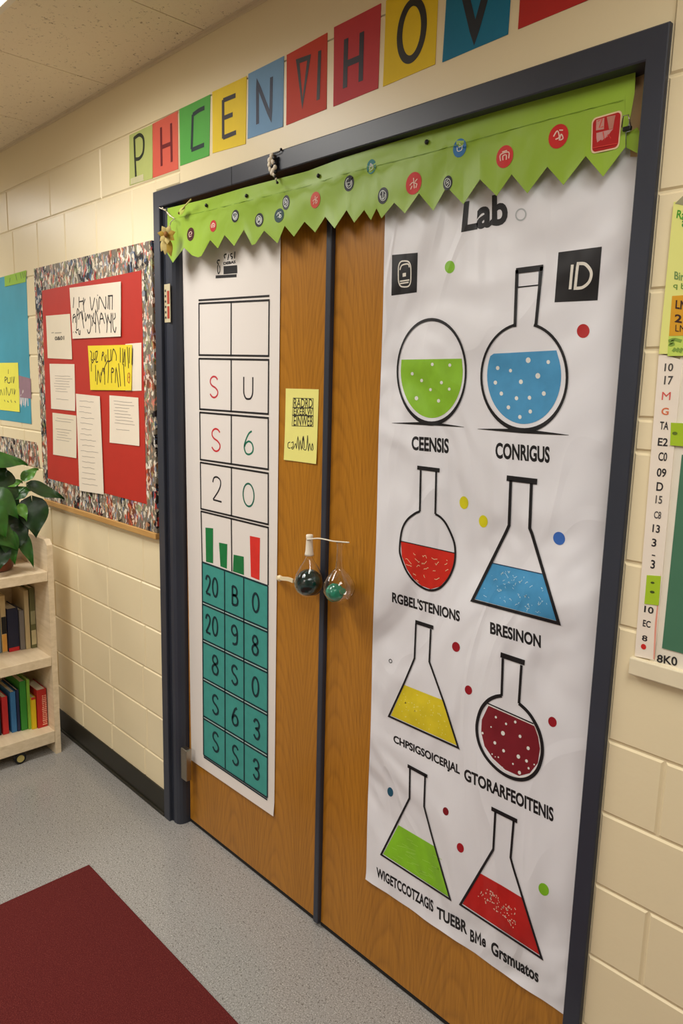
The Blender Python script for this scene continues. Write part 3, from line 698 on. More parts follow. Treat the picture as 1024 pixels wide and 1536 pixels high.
for i, (q, rgb, ch, lb, inkc, lab) in enumerate(CARDS):
    S_ = paper('letter_card', lab, 'card', q, -.0004, plain('card_%d' % i, rgb, .6, .3, var=.08), 'letter cards above the doors', curl=(.0006,.001,.002,.0015), thick=.0012)
    if ch:
        W_ = {'O': .016, 'V': .018}.get(ch, .0145 if i > 5 else .012)
        S_.strokes('letter', [dict(l, p=dense(l['p'], l['closed'], 8)) for l in glyph_lines(ch, boxq(*lb))], W_ if i else .011, ink(inkc), 1)
    elif i == 5:
        S_.strokes('letter', [{'p': [(446.5,92),(463.5,86),(453.5,156)], 'closed': True}, [(479.5,76),(477,150)]], .0115, ink(inkc), 1)
    if i == 0:
        S_.fill('torn_patch', [(196,268),(215,261),(215.5,271),(196,277)], ink((196,190,150)), 1)

# ------------------------------------------------------------------ green banner
def interp(P, x_):
    if x_ <= P[0][0]: return P[0][1]
    for (a, b), (c_, d) in zip(P[:-1], P[1:]):
        if x_ <= c_: return b+(d-b)*(x_-a)/(c_-a)
    return P[-1][1]
TOP = [(251,312.5),(308.6,298.6),(364.8,281.8),(412,269.5),(460,257),(512,237.5),(619.5,204),(752,162.5),(850,134),(953,106)]
LOW = [(251,380),(259,394),(276,371.6),(288,383),(297,386),(302,384),(315,360),(326.6,372.7),(336.7,352.5),(351,369),(365.5,344.5),(377.6,367.6),(382.5,366),(396,346),(416,365),(426.8,338.5),(440.5,355),(456.5,332.5),(472.5,348.5),(487.5,325),(501.5,342.5),(519.5,315),(531,334),(546,315),(556,330),(564.5,312.5),(572,327.5),(591,304),(607,320),(628,290),(649.5,316),(669.5,280),(694.5,306.5),(719.5,269),(744.5,294),(767,261.5),(790.5,290),(820.5,250),(844.5,277.5),(878,234),(904,265),(937.5,220.5)]
def by(X, Z):
    t = min(1, max(0, (X+2.2)/1.58)); return -.020+.046*t
def bdisp(X, Z, v):
    return .0022*math.sin(7.3*X+.6)+.0012*math.sin(19*X+8*v)+.007*max(0, v-.45)**2*(1+.6*math.sin(31*X))+(.0018 if abs(v-.30) < .035 else 0)
def bpt(x_, y_, v=None, lay=0):
    Y = .0
    if v is None:
        a, b = interp(TOP, x_), interp([(p_[0], p_[1]) for p_ in LOW], x_); v = (y_-a)/max(8, b-a)
    for _ in range(4):
        w = onY(x_, y_, Y); Y = by(w.x, w.z)-bdisp(w.x, w.z, v)
    w = onY(x_, y_, Y); w.y -= lay*LAY; return w
bx0 = bpt(600, 300); BR = empty('zigzag_banner', (bx0.x, bx0.y, bx0.z))
tag(BR, 'lime green paper banner with zigzag lower edge across the door top', 'banner')
colsx = sorted(set([p_[0] for p_ in LOW]+[251+i*(937.5-251)/110 for i in range(111)])); rows = 14
V = []; F = []
for x_ in colsx:
    a, b = interp(TOP, x_), interp(LOW, x_)
    for j in range(rows+1):
        v = j/rows; xx_ = x_; 
        V.append(bpt(xx_, a+(b-a)*v, v))
nr = rows+1
for i in range(len(colsx)-1):
    for j in range(rows): F.append((i*nr+j, i*nr+j+1, (i+1)*nr+j+1, (i+1)*nr+j))
k = len(V); V += [v_+Vector((0, .0006, 0)) for v_ in V]; F += [tuple(k+i for i in f_[::-1]) for f_ in F]
# free right end: curled-back edge and the tail behind the clip
nb = len(V); edge = [(937.5,110.5),(953,106),(951,139),(946,171),(940,197)]; ex = [937.5]*5
for i, (p_, yy) in enumerate(zip(edge[1:], (110.5,142,173,198))):
    pass
E1 = [(953,106),(951.5,139),(946,171),(939.5,198)]; E0 = [(937.5,110.5),(937.5,142),(937.5,173),(937.5,198.5)]
for a, b in zip(E0, E1):
    va = (a[1]-110.5)/110; V.append(bpt(a[0], a[1], va)); w = bpt(b[0], b[1], va); V.append(w)
for i in range(3): F.append((nb+2*i, nb+2*i+2, nb+2*i+3, nb+2*i+1))
bs = mk('banner_sheet', V, F, M['banner'], BR, smooth=True)
tl_ = [(937.5,198),(946,195),(954,190),(960.5,204),(958.5,231.5),(937.5,220.5)]
W_ = [bpt(p_[0], p_[1], .8) for p_ in tl_]; W_ = [Vector((w.x, w.y+.004, w.z)) for w in W_]
mk('banner_tail', W_+[w+Vector((0,.0006,0)) for w in W_], [tuple(range(6)), tuple(range(6, 12))[::-1]]+[(i, (i+1)%6, 6+(i+1)%6, 6+i) for i in range(6)], M['banner'], BR)
bS = Sheet(0, BR); bS.pt = lambda x_, y_, layer=0: bpt(x_, y_, None, layer+1.2)
def bfill(name, P, mat, lay, parent, c=None):
    W = [bpt(p_[0], p_[1], None, lay) for p_ in P]
    cx = sum(p_[0] for p_ in P)/len(P); cyy = sum(p_[1] for p_ in P)/len(P); W.append(bpt(cx, cyy, None, lay)); k = len(P)
    return mk(name, W, [(i, (i+1) % k, k) for i in range(k)], mat, parent)
def bstroke(name, lines, wpx, mat, lay, parent):
    mb = MB()
    for P in lines:
        P = [Vector(p_) for p_ in P]; k = len(P); V = []
        for i in range(k):
            t = (P[min(i+1, k-1)]-P[max(0, i-1)]); t = t.normalized() if t.length > 1e-6 else Vector((1,0)); n_ = Vector((-t.y, t.x))*wpx/2
            for e in (P[i]+n_, P[i]-n_): V.append(bpt(e.x, e.y, None, lay))
        mb.add(V, [(2*i, 2*i+1, 2*i+3, 2*i+2) for i in range(k-1)])
    return mb.make(name, mat, parent)
RB, DB, BB, TB = (196,32,30), (26,28,34), (36,104,160), (36,110,112)
BADGES = [(286,351.4,5.4,10,(70,18,24),0),(319.8,339,4.8,8.8,(188,34,40),1),(352.9,324.2,5.4,9.4,DB,2),(388.8,330,6.4,10.4,DB,3),(418.7,323.3,7.2,10.4,(22,60,60),4),(429,303.8,5.4,11,DB,5),(473,300,7.4,12.4,(196,60,36),6),(523.5,275,7.4,12,DB,7),(557,250,6.8,11,(40,120,120),3),(574.5,293.5,7.8,12.4,DB,2),(620.5,275,11.8,16.8,RB,6),(671.5,274.5,7,11,DB,5),(689.5,222,10,14,BB,7),(757,235,12.8,16.8,RB,1),(837.5,204.5,15,18,RB,4)]
LABB = {DB: 'black round sticker', RB: 'red round sticker', BB: 'blue round sticker'}
rng = random.Random(4)
GLY = [[[(-.3,.4),(-.4,-.2),(.1,-.4),(.4,-.1),(0,.1)], [(-.3,.4),(.3,.3)]], [[(-.5,.3),(-.5,-.3),(.5,-.3),(.5,.3)], [(-.2,.3),(-.2,-.1),(.2,-.1),(.2,.35)], [(-.3,-.5),(.3,-.5)]],
       [[(0,-.6),(0,.5)], [(0,.5),(-.4,.2),(-.4,-.1)], [(0,.5),(.4,.2),(.4,-.1)]], [[(-.4,.3),(-.1,-.5),(.2,.2)], [(-.3,.5),(.4,.3),(.2,-.3),(-.2,.1)]],
       [[(-.5,-.1),(-.1,-.5),(.1,.1),(-.3,.2)], [(.1,-.5),(.5,-.4)], [(.1,.4),(.3,-.1),(.5,.3),(.2,.4)]], [[(.2,-.5),(-.3,-.2),(.3,.1),(-.2,.5)], [(-.3,.1),(.3,-.2)]],
       [[(0,-.5),(.1,.5)], [(-.5,.1),(-.1,-.1),(.5,.2)], [(-.4,.5),(-.2,.2)], [(.5,-.3),(.2,-.1)], [(.3,.5),(.45,.2)]], [[(-.4,-.2),(-.3,.3),(.3,.3),(.4,-.2)], [(-.2,-.1),(.2,-.1)], [(0,-.5),(.1,-.3)]]]
for (cx, cyy, rx, ry, rgb, g) in BADGES:
    P = [(cx+rx*math.cos(t), cyy+ry*math.sin(t)-.3*rx*math.cos(t)) for t in [2*math.pi*i/24 for i in range(24)]]
    o = bfill('round_sticker', P, ink(rgb), 1.5, BR); o['label'] = LABB.get(rgb, 'dark red round sticker' if rgb[0] > 60 else 'teal round sticker')
    L_ = [catmull([(cx+a*rx*.95, cyy+b*ry*.95-.3*a*rx) for a, b in l], False, 4) for l in GLY[g]]
    if rx < 8 and rgb == DB: L_.append([(cx+.62*rx*math.cos(t), cyy+.62*ry*math.sin(t)) for t in [2*math.pi*i/16 for i in range(17)]])
    bstroke('sticker_mark', L_, max(.9, rx*.12), ink((206,210,206) if rgb[0] < 60 else (232,196,180)), 2.6, o)
for cx, cyy, r in ((310.4,308.3,2.3),(370.6,294,2.3),(478.5,264,2.6),(641,213.5,3.0)):
    w = bpt(cx, cyy, None, 0); mb = MB().ball(w+Vector((0,-.003,0)), .0052, (1,.8,1), 14, 8); o = mb.make('push_pin', M['black'], BR, smooth=True)
# square red badge
def rrect(c4, r=.14, n=5):
    tl, tr, br, bl = [Vector(c_) for c_ in c4]; out = []
    for (u0, v0, a0) in ((r, r, 180), (1-r, r, 270), (1-r, 1-r, 0), (r, 1-r, 90)):
        for i in range(n+1):
            a = math.radians(a0+90*i/n); u, v = u0+r*math.cos(a), v0+r*math.sin(a); out.append(tuple(tl.lerp(tr, u).lerp(bl.lerp(br, u), v)))
    return out
sq = ((887.5,178),(933.5,164.5),(928.5,222.5),(886,231.5))
o = bfill('square_sticker', rrect(sq), ink((226,196,160)), 1.5, BR); o['label'] = 'square red sticker with pale rim'
bfill('sticker_field', rrect(((889.5,180),(931.5,167.5),(926.8,220.5),(888.2,229))), ink((172,22,24)), 2.6, o)
z5 = lambda P: Zx(P, 5.12, 860, 30)
bfill('sticker_mark', z5([(178,770),(240,752),(236,840),(175,850)]), ink((196,140,128)), 3.6, o)
bfill('sticker_mark', z5([(258,745),(325,732),(318,762),(305,835),(275,842)]), ink((180,120,104)), 3.6, o)
bfill('sticker_mark', z5([(178,870),(318,835),(300,900),(220,945),(178,950)]), ink((196,140,136)), 3.6, o)
bstroke('sticker_mark', [z5([(150,985),(340,950)]), z5([(190,780),(225,760),(200,830),(232,820)]), z5([(230,860),(240,925),(270,880),(290,910)])], 1.3, ink((210,60,50)), 4.6, o)
bstroke('fold_shade_line', [[(260+i*(935-260)/90, 328.5-.0+ (interp([(260,328.5),(460,279.5),(512,262),(647,228),(812,182),(935,150)], 260+i*(935-260)/90)-328.5)) for i in range(91)]], .9, plain('fold_shade', (112,148,34), .5), 1.0, BR)  # darker line paints the shade along the banner's fold
# tan strip and the clip at the banner's right end
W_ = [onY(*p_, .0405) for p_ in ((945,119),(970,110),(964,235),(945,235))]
o = mk('tan_strip', W_+[w+Vector((0,.001,0)) for w in W_], [(0,1,2,3), (7,6,5,4)]+[(i, (i+1)%4, 4+(i+1)%4, 4+i) for i in range(4)], plain('tan_strip_colour', (196,162,118), .6), None, W_[3])
tag(o, 'tan strip behind the right end of the green banner', 'paper strip')
w = bpt(941, 192, .75)
o = empty('binder_clip', w); tag(o, 'small metal clip holding the right end of the green banner', 'clip')
MB().box((w.x-.006, w.y-.008, w.z-.006), (w.x+.009, w.y-.001, w.z+.001), .001).make('clip_body', M['black'], o)
MB().tube([(w.x-.008, w.y-.006, w.z+.001), (w.x-.005, w.y-.010, w.z+.018), (w.x+.004, w.y-.010, w.z+.018), (w.x+.008, w.y-.006, w.z+.001)], .0012, 8).make('clip_wire', M['steel'], o, smooth=True)

# ------------------------------------------------------------------ ornaments on the banner and frame
zb4 = lambda x_, y_: (230+x_/4.452, 220+y_/4.452)
YO = FY-.006
cr = onY(408, 233, YO)
o = empty('beaded_charm', cr); tag(o, 'black and white beaded charm hanging from the frame head', 'charm')
wb, kb = M['white'], M['black']
for i, (x_, y_, r, mt_) in enumerate(((790,62,.0060,wb),(808,75,.0060,kb),(778,92,.0066,wb),(800,100,.0062,wb),(815,112,.0056,kb),(775,122,.0056,wb),(796,130,.0062,kb),(812,138,.0052,wb),(782,150,.0060,wb),(800,158,.0056,wb),(814,168,.0048,kb),(790,176,.0048,wb),(805,186,.0046,wb),(812,202,.0036,kb),(818,215,.0030,wb))):
    w = onY(*zb4(x_, y_), YO-.002*(i % 2)); MB().ball(w, r*1.15, (1,.8,1.1), 12, 8).make('bead', mt_, o, smooth=True)
MB().tube([onY(*zb4(850, 18), FY-.003), onY(*zb4(842, 34), FY-.005), onY(*zb4(800, 50), YO), onY(*zb4(796, 130), YO), onY(*zb4(822, 235), -.016)], .0011, 6).make('cord', M['black'], o)
MB().ball(onY(*zb4(852, 18), FY-.003), .0036, (1,1,1), 12, 8).make('pin', M['black'], o, smooth=True)
MB().ball(onY(*zb4(827, 240), -.0235), .0036, (1,1,1), 12, 8).make('pin', M['black'], o, smooth=True)
# dried flower tied at the left end of the banner
fl = onY(252, 372, -.03)
o = empty('dried_flower', fl); tag(o, 'dried cream flower hanging at the left end of the banner', 'flower')
pet = plain('petal_cream', (206,186,120), .7, .2, var=.25, vs=60); pet2 = plain('petal_gold', (178,146,60), .7, .2, var=.25, vs=60)
def petal(c, ang, ln, wd, mat, nm='petal', tilt=.3, par=None, bend=.25):
    V = []; F = []; n = 8
    hh = Vector((.72,.69,0)) if par is o and nm == 'petal' else Vector((1,0,0)); nn = Vector((hh.y,-hh.x,0)); d = hh*math.cos(ang)+Vector((0,0,math.sin(ang))); s_ = d.cross(nn)
    for i in range(n+1):
        t = i/n; w_ = wd*math.sin(math.pi*min(1, .08+.92*t)**.8)*.5+.0004
        p_ = Vector(c)+d*ln*t+nn*(tilt*ln*t-bend*ln*t*t)
        for k in (-1, -.4, .4, 1): V.append(p_+s_*w_*k+nn*.18*w_*(1-k*k))
    for i in range(n):
        for k in range(3): a = 4*i+k; F.append((a, a+1, a+5, a+4))
    q = len(V); V += [v_+Vector((0,.0006,0)) for v_ in V]; F += [tuple(q+i for i in f_[::-1]) for f_ in F]
    return mk(nm, V, F, mat, par, smooth=True)
fc = onY(*zb4(92, 590), -.052)
for i in range(7): petal(fc, 2*math.pi*i/7+.3, .028, .020, pet if i % 3 else pet2, par=o, tilt=.5)
for a, l in ((-1.75,.045),(-1.35,.05),(-2.1,.04)): petal(onY(*zb4(92, 620), -.050), a, l, .024, pet if a < -1.5 else pet2, par=o, tilt=.2)
MB().ball(fc+Vector((.006,-.008,0)), .0075, (1,.8,1.2), 14, 10).make('flower_centre', plain('flower_brown', (128,84,34), .8), o, smooth=True)
MB().tube([onY(*zb4(40, 408), FY-.004), onY(*zb4(80, 425), -.020), onY(*zb4(112, 462), -.03), onY(*zb4(140, 480), -.033), onY(*zb4(115, 505), -.034), fc], .0016, 8).make('wire', M['white'], o, smooth=True)
for i, (x_, y_) in enumerate(((62,412),(80,424),(96,446),(112,462))): MB().ball(onY(*zb4(x_, y_), -.026), .0032, (1,1,1), 10, 6).make('bead', wb, o, smooth=True)
st = empty('hanging_twig', onY(269, 320, -.03)); tag(st, 'thin pale twig with a sheer leaf stuck in the left end of the banner', 'twig')
a, b = onY(*zb4(176, 444), -.030), onY(*zb4(252, 352), -.036)
MB().tube([a, a.lerp(b, .5)+Vector((0,-.003,0)), b], [.0022,.0018,.0024], 8).make('stem', plain('straw', (196,184,112), .6), st, smooth=True)
MB().ball(a+Vector((0,-.002,0)), .0044, (1,.8,1), 12, 8).make('bud', plain('bud_brown', (92,62,24), .7), st, smooth=True)
petal(a+Vector((0,-.002,0)), .30, .036, .020, plain('sheer_leaf', (176,186,84), .5), 'leaf', .05, st, .05)
# label plate on the left jamb
z0_, z1_ = onY(263, 482, FY).z, onY(263, 423, FY).z
o = MB().box((-2.1735, -.0012, z0_), (-2.1385, .0003, z1_), .0005).make('jamb_label', plain('label_cream', (196,184,150), .5), None, (-2.156, -.0004, z0_))
tag(o, 'small cream label with red print on the left door jamb', 'label')
JX = lambda u: -2.1735+.035*u
JZ = lambda v: z0_+(z1_-z0_)*v
def jrect(nm, u0, u1, v0, v1, mat):
    mk(nm, [(JX(u0), -.0018, JZ(v0)), (JX(u1), -.0018, JZ(v0)), (JX(u1), -.0018, JZ(v1)), (JX(u0), -.0018, JZ(v1))], [(0,1,2,3)], mat, o)
jrect('red_print', .52, .90, .10, .42, ink((168,60,40))); jrect('red_print', .52, .90, .48, .82, ink((168,60,40)))
for k in range(6): jrect('black_print', .12, .34, .1+.14*k, .16+.14*k, ink((60,60,54)))

# ------------------------------------------------------------------ hanging glass flasks
YF = -.004
def PX(x_, y_): return onY(x_, y_, YF)
c1 = PX(463, 874); r1 = .0395
o1 = empty('glass_flask_ornament', c1-Vector((0,0,r1))); tag(o1, 'small glass flask with white cap and dark teal ball hanging on the doors', 'flask', 'glass flasks hung on the doors')
top1 = PX(461.5, 833).z-c1.z
ring = [(r1*math.sin(a), -r1*math.cos(a)) for a in [math.pi*i/24 for i in range(1, 14)]]
prof = [(.0008, -r1)]+ring+[(r1*.90, .022), (r1*.62, .045), (r1*.32, top1-.012), (.0085, top1-.002), (.0085, top1+.006)]
inner = [(max(.0004, r_-.0012), z_+(.0012 if z_ < 0 else 0)) for r_, z_ in prof][::-1]
MB().lathe(prof+inner, c1).make('glass_body', M['glass'], o1, smooth=True)
MB().ball(c1+Vector((0,0,.0005)), r1*.935, (1,1,1), 32, 20).make('ball', M['darkteal'], o1, smooth=True)['label'] = 'dark teal glossy ball'
zt = PX(460, 801).z-c1.z
MB().lathe([(.0125, top1+.001), (.0122, top1+.006), (.0108, top1+.012), (.0088, zt-.012), (.0094, zt-.009), (.0094, zt-.001), (.0084, zt)], c1, 24).make('cap', M['white'], o1, smooth=True)['label'] = 'white cap'
c2 = PX(508.2, 881); r2 = .0425
o2 = empty('glass_flask_ornament', c2-Vector((0,0,r2))); tag(o2, 'clear teardrop glass flask with bright green ball hanging on the right door', 'flask', 'glass flasks hung on the doors')
top2 = PX(511, 813).z-c2.z; nk = PX(511, 853).z-c2.z
ring = [(r2*math.sin(a), -r2*.92*math.cos(a)) for a in [math.pi*i/24 for i in range(1, 14)]]
prof = [(.0008, -r2*.92)]+ring+[(r2*.93, .014), (r2*.72, .028), (r2*.42, nk-.008), (.0105, nk), (.0085, nk+.02), (.0078, top2-.01), (.0098, top2-.002), (.0098, top2)]
inner = [(max(.0004, r_-.0012), z_+(.0012 if z_ < 0 else 0)) for r_, z_ in prof][::-1]
MB().lathe(prof+inner, c2).make('glass_body', M['glass'], o2, smooth=True)
gb = PX(504, 888.5); gb.y = c2.y-.006
MB().ball(gb, .0245, (1,1,1), 28, 18).make('ball', M['greenball'], o2, smooth=True)['label'] = 'bright green ball'
for dx, dz, r_ in ((.026,.002,.0085),(-.004,.034,.005),(.006,.040,.004),(.012,.030,.0045),(-.010,.028,.004)):
    MB().ball(c2+Vector((dx, -.012, dz-.004)), r_, (1,1,1), 12, 8).make('glass_bead', M['water'], o2, smooth=True)
a = PX(461, 808)
o = MB().tube(catmull([a+Vector((.008,-.009,0)), PX(480,807)+Vector((0,-.009,0)), PX(492,808.5)+Vector((0,-.010,0)), PX(505,811)+Vector((0,-.0115,0)), PX(528,813)+Vector((0,-.0112,0))], False, 6), .0019, 10).make('hanging_wire', plain('clear_line', (214,208,190), .25), None, a, True)
tag(o, 'thin pale wire strung between the necks of the two glass flasks', 'wire')
hk0, hk1 = onY(415.5, 866, DY-.006), PX(442, 871)+Vector((0,-.004,0))
o = empty('ivory_hook', onY(415.5, 868, DY-.002)); tag(o, 'ivory plastic hook arm between the number poster and the dark flask', 'hook')
mid = [hk0, onY(424, 867.5, .022), onY(433, 868.5, .012), hk1]
mb = MB()
V = []; F = []
for p_ in catmull(mid, False, 5): V += [p_+Vector((0,0,.0055)), p_+Vector((0,-.004,.0055)), p_+Vector((0,-.004,-.0055)), p_+Vector((0,0,-.0055))]
n_ = len(V)//4
for i in range(n_-1):
    for j in range(4): F.append((4*i+j, 4*i+(j+1)%4, 4*i+4+(j+1)%4, 4*i+4+j))
F += [(0,1,2,3), (4*n_-1, 4*n_-2, 4*n_-3, 4*n_-4)]
iv = plain('ivory_plastic', (222,206,170), .4)
mk('arm', V, F, iv, o)
MB().lathe([(.0105, -.002), (.0105, .002)], (0,0,0), 20)
kb_ = onY(419.5, 867.5, .026); MB().ball(kb_, .0095, (1,.8,1), 18, 12).make('knob', iv, o, smooth=True)

# ------------------------------------------------------------------ red notice board
BY = -.012
def quadW(q, Y): return [onY(x_, y_, Y) for x_, y_ in q]
Wo = quadW(((50,405),(232,362),(240,796),(75,757)), BY)
bx0, bx1, bz0, bz1 = -3.19, -2.2285, 1.068, 2.035
rb = empty('notice_board', ((bx0+bx1)/2, 0, bz0)); tag(rb, 'red notice board with busy collage paper border left of the doors', 'notice board')
MB().box((bx0, BY, bz0), (bx1, -.0006, bz1), .001).make('collage_border', M['collage'], rb)['label'] = 'multicoloured collage paper border'
RI = quadW(((63,436),(211.7,405.5),(219.5,756),(72,717.5)), BY-.001)
mk('red_field', [(w.x, BY-.0012, w.z) for w in RI]+[(w.x, BY-.0001, w.z) for w in RI], [(0,3,2,1)]+[(i, (i+1)%4, 4+(i+1)%4, 4+i) for i in range(4)], plain('red_board_paper', (178,46,34), .55, .3), rb)['label'] = 'red paper field'
MB().box((bx0+.01, BY-.006, bz0-.022), (bx1, -.0006, bz0-.0005), .002).make('bottom_rail', M['trimwood'], rb)['label'] = 'tan wooden rail'
PB = BY-.0024
z3n = lambda P: Zx(P, 3.34, 0, 360)
wp = plain('white_sheet', (224,212,192), .6, .3, var=.03); wp2 = plain('white_sheet_warm', (220,208,184), .6, .3, var=.03)
def typed(S_, q, n, seed, x0=.14, x1=.86, y0=.1, y1=.9):
    rng = random.Random(seed); tl, tr, br, bl = [Vector(p_) for p_ in q]; L_ = []
    for i in range(n):
        v = y0+(y1-y0)*(i+.5)/n
        if rng.random() < .22: continue
        a = x0+rng.uniform(0, .08); e = x1-rng.uniform(0, .3); 
        f_ = lambda u: tuple(tl.lerp(tr, u).lerp(bl.lerp(br, u), v+rng.uniform(-.004,.004)))
        L_.append([f_(a+(e-a)*k/6) for k in range(7)])
    S_.strokes('typed_lines', L_, .0016, ink((158,148,138)), 1)
def hand(S_, lines, w, rgb, zf, nm='handwriting'):
    S_.strokes(nm, [catmull(zf(l), False, 4) if len(l) > 2 else dense(zf(l), False, 5) for l in lines], w, ink(rgb), 1)
GP = 'papers pinned on the red notice board'
q = z3n([(230,380),(350,370),(363,598),(240,592)]); S_ = paper('pinned_paper', 'white paper with one small typed heading at the board\'s upper left', 'paper', q, PB, wp2, GP, (0,0,.003,.002))
S_.strokes('typed_lines', [z3n([(258,465),(270,464)]), z3n([(275,466),(308,464)])], .003, ink((150,140,124)), 1)
S_.text('typed_heading', '0&01', z3n([(275,503),(322,500),(322,480),(275,484)]), ink((66,60,56)), .03)
q = z3n([(348,240),(605,208),(606,483),(365,495)]); S_ = paper('pinned_paper', 'large white paper with black handwritten letters at the board\'s top', 'paper', q, PB-.0022, wp, GP, (0,0,.003,.003))
zh = lambda P: Zx(P, 8.083, 100, 410)
hand(S_, [[(88,290),(80,420)], [(150,285),(152,415)], [(205,295),(200,385)], [(152,345),(205,335)], [(225,310),(205,380),(212,470)], [(283,285),(305,445),(340,295)], [(362,310),(375,420),(372,470)], [(378,262),(372,270)], [(390,440),(400,285),(470,430),(474,280)], [(506,285),(500,430)], [(520,275),(520,440)], [(500,274),(560,270)], [(555,275),(552,440)],
  [(75,600),(82,510),(100,500)], [(80,545),(105,520)], [(108,510),(110,600)], [(120,660),(128,450),(140,440),(150,480),(122,520)], [(145,560),(160,490),(178,480),(205,640),(212,660)], [(185,450),(200,560)], [(225,480),(230,580),(255,500),(268,545),(280,500),(295,600),(285,700),(265,725),(250,680)], [(300,510),(345,610),(352,450),(390,620)], [(350,540),(352,720)], [(330,480),(310,640)], [(385,590),(402,725)], [(400,620),(420,480),(460,610)], [(408,555),(445,545)], [(465,480),(490,610),(485,720)], [(500,500),(490,640)], [(500,520),(530,600),(545,500)], [(540,480),(538,720)], [(560,480),(560,640),(585,715),(600,650)], [(585,480),(590,530),(570,560)],
  [(118,660),(122,690),(145,675)], [(80,712),(84,716)], [(105,705),(122,725)], [(150,690),(148,730),(162,740),(165,690)]], .0050, (34,30,30), zh)
q = ((205,515.5),(212,514),(212.3,586),(192,585)); S_ = paper('pinned_paper', 'white paper edge showing behind the yellow handwritten card', 'paper', ((188,516),(212,514),(212.3,586),(188,586.5)), PB, wp, GP)
q = ((131.7,518.7),(198,517),(197.5,585.5),(136,585)); S_ = paper('pinned_paper', 'yellow card with dark handwriting on the red notice board', 'paper', q, PB-.0022, plain('yellow_card', (226,204,48), .6, .3), GP, (0,.001,.004,.002))
hand(S_, [[(285,940),(305,970),(298,1040),(310,1085),(325,1060),(305,1045)], [(330,960),(325,1030),(345,1040),(350,945)], [(300,1090),(300,1190)], [(355,950),(375,955),(355,1070),(380,1070)], [(425,1060),(435,960),(450,975),(428,1010)], [(455,1000),(470,1070),(478,985)], [(500,920),(505,1060),(535,1055)], [(535,920),(535,1060)], [(545,1060),(565,920),(600,990),(600,1060)], [(350,1110),(352,1310)], [(370,1350),(380,1180),(410,1320),(415,1200)], [(420,1240),(440,1150),(460,1230)], [(460,1140),(462,1350)], [(440,1190),(505,1060),(500,1330)], [(545,1330),(545,1160),(570,1165),(565,1195),(545,1200)], [(590,1330),(600,1150),(630,1380)], [(630,1090),(655,1370)], [(650,900),(650,1080)], [(680,910),(680,1110)], [(690,1100),(705,1370)], [(705,920),(710,1130)], [(735,890),(745,1050),(750,1150)], [(760,900),(760,1090)], [(795,900),(790,1110)], [(700,950),(690,1080)]], .0046, (52,40,20), zh)
hand(S_, [[(745,1210),(740,1300),(760,1325),(765,1230),(750,1205)], [(750,1265),(760,1255)]], .004, (176,84,30), zh, 'orange_mark')
q = z3n([(248,620),(373,622),(378,857),(258,845)]); S_ = paper('pinned_paper', 'short typed sheet, middle one of the left column on the board', 'paper', q, PB, wp, GP, (0,.001,.003,.003)); typed(S_, q, 11, 1, .14, .9, .18, .8)
q = z3n([(263,865),(382,880),(384,1093),(268,1075)]); S_ = paper('pinned_paper', 'short typed sheet, lowest one of the left column on the board', 'paper', q, PB, wp2, GP, (0,.001,.003,.003)); typed(S_, q, 9, 2, .1, .9, .08, .66)
q = z3n([(380,770),(500,783),(521,1275),(400,1255)]); S_ = paper('pinned_paper', 'long narrow typed sheet hanging over the board\'s bottom border', 'paper', q, PB-.0022, wp, GP, (0,.001,.002,.003), wave=.001); typed(S_, q, 16, 3, .1, .85, .04, .95)
q = z3n([(548,778),(693,790),(700,1032),(551,1015)]); S_ = paper('pinned_paper', 'typed sheet under the yellow card on the right of the board', 'paper', q, PB, wp, GP, (0,.001,.003,.003)); typed(S_, q, 11, 4, .14, .9, .08, .8)

# ------------------------------------------------------------------ teal poster and collage strip at far left
YT = -.0005
rc = onY(0, 415, YT)
def ext(p_, dx): # extend a picture point along the wall horizontally to the left, beyond the frame
    w = onY(*p_, YT); w.x -= dx; return proj(w)
trp, brp = (39,407), (47.5,636)
S_ = paper('teal_poster', 'teal paper poster with yellow card at the left edge', 'poster', (ext(trp,.42), trp, brp, ext(brp,.42)), YT, plain('teal_sheet', (66,152,174), .55, .3, var=.15, vs=6), None, (0,.002,.003,0), .0014)
S_.fill('dusky_band', [(28,563),(46,568),(47,598),(30,596)], ink((146,116,128)), 1)['label'] = 'dusky pink band'
hand(S_, [[(170,1140),(180,1280)], [(185,1150),(190,1290),(205,1150)], [(205,1160),(212,1290)], [(222,1160),(225,1290),(240,1180),(250,1295)]], .010, (214,206,204), lambda P: Zx(P, 5.914, 0, 390), 'white_scribble')
zt_ = lambda P: Zx(P, 5.914, 0, 390)
Y2 = YT-.0014
S_ = paper('yellow_card', 'yellow handwritten card on the teal poster at left edge', 'card', (ext((27,544),.3), (27,544), (30,618), ext((30,618),.3)), Y2, plain('lemon_card', (236,222,84), .6, .3), None, (0,.001,.003,0))
hand(S_, [[(74,970),(74,1010)], [(44,1090),(44,1040),(62,1050),(45,1070)], [(70,1040),(68,1085),(90,1085),(90,1040)], [(102,1035),(104,1090)], [(118,1035),(120,1090),(130,1035)], [(5,1200),(8,1150),(25,1200)], [(36,1140),(38,1200)], [(56,1200),(58,1130),(80,1200),(100,1140)], [(110,1140),(112,1190)], [(125,1140),(128,1190),(138,1150)], [(38,1240),(45,1255)], [(65,1250),(78,1262)], [(95,1240),(105,1265)], [(130,1250),(140,1265)]], .0045, (70,74,50), zt_)
S_ = paper('green_strip', 'lime green paper strip on the top edge of the teal poster', 'paper strip', ((6.6,414.5),(39.5,405.5),(38.5,423),(7.5,430)), Y2, plain('lime_strip', (140,182,46), .6, .3), None, (0,.002,.001,.002))
hand(S_, [[(90,160),(86,200)], [(140,130),(150,180)], [(180,115),(190,165)], [(200,110),(210,160)], [(215,105),(222,150)]], .006, (96,130,40), zt_)
cs = [onY(*p_, -.001) for p_ in ((60,665),(61,702))]
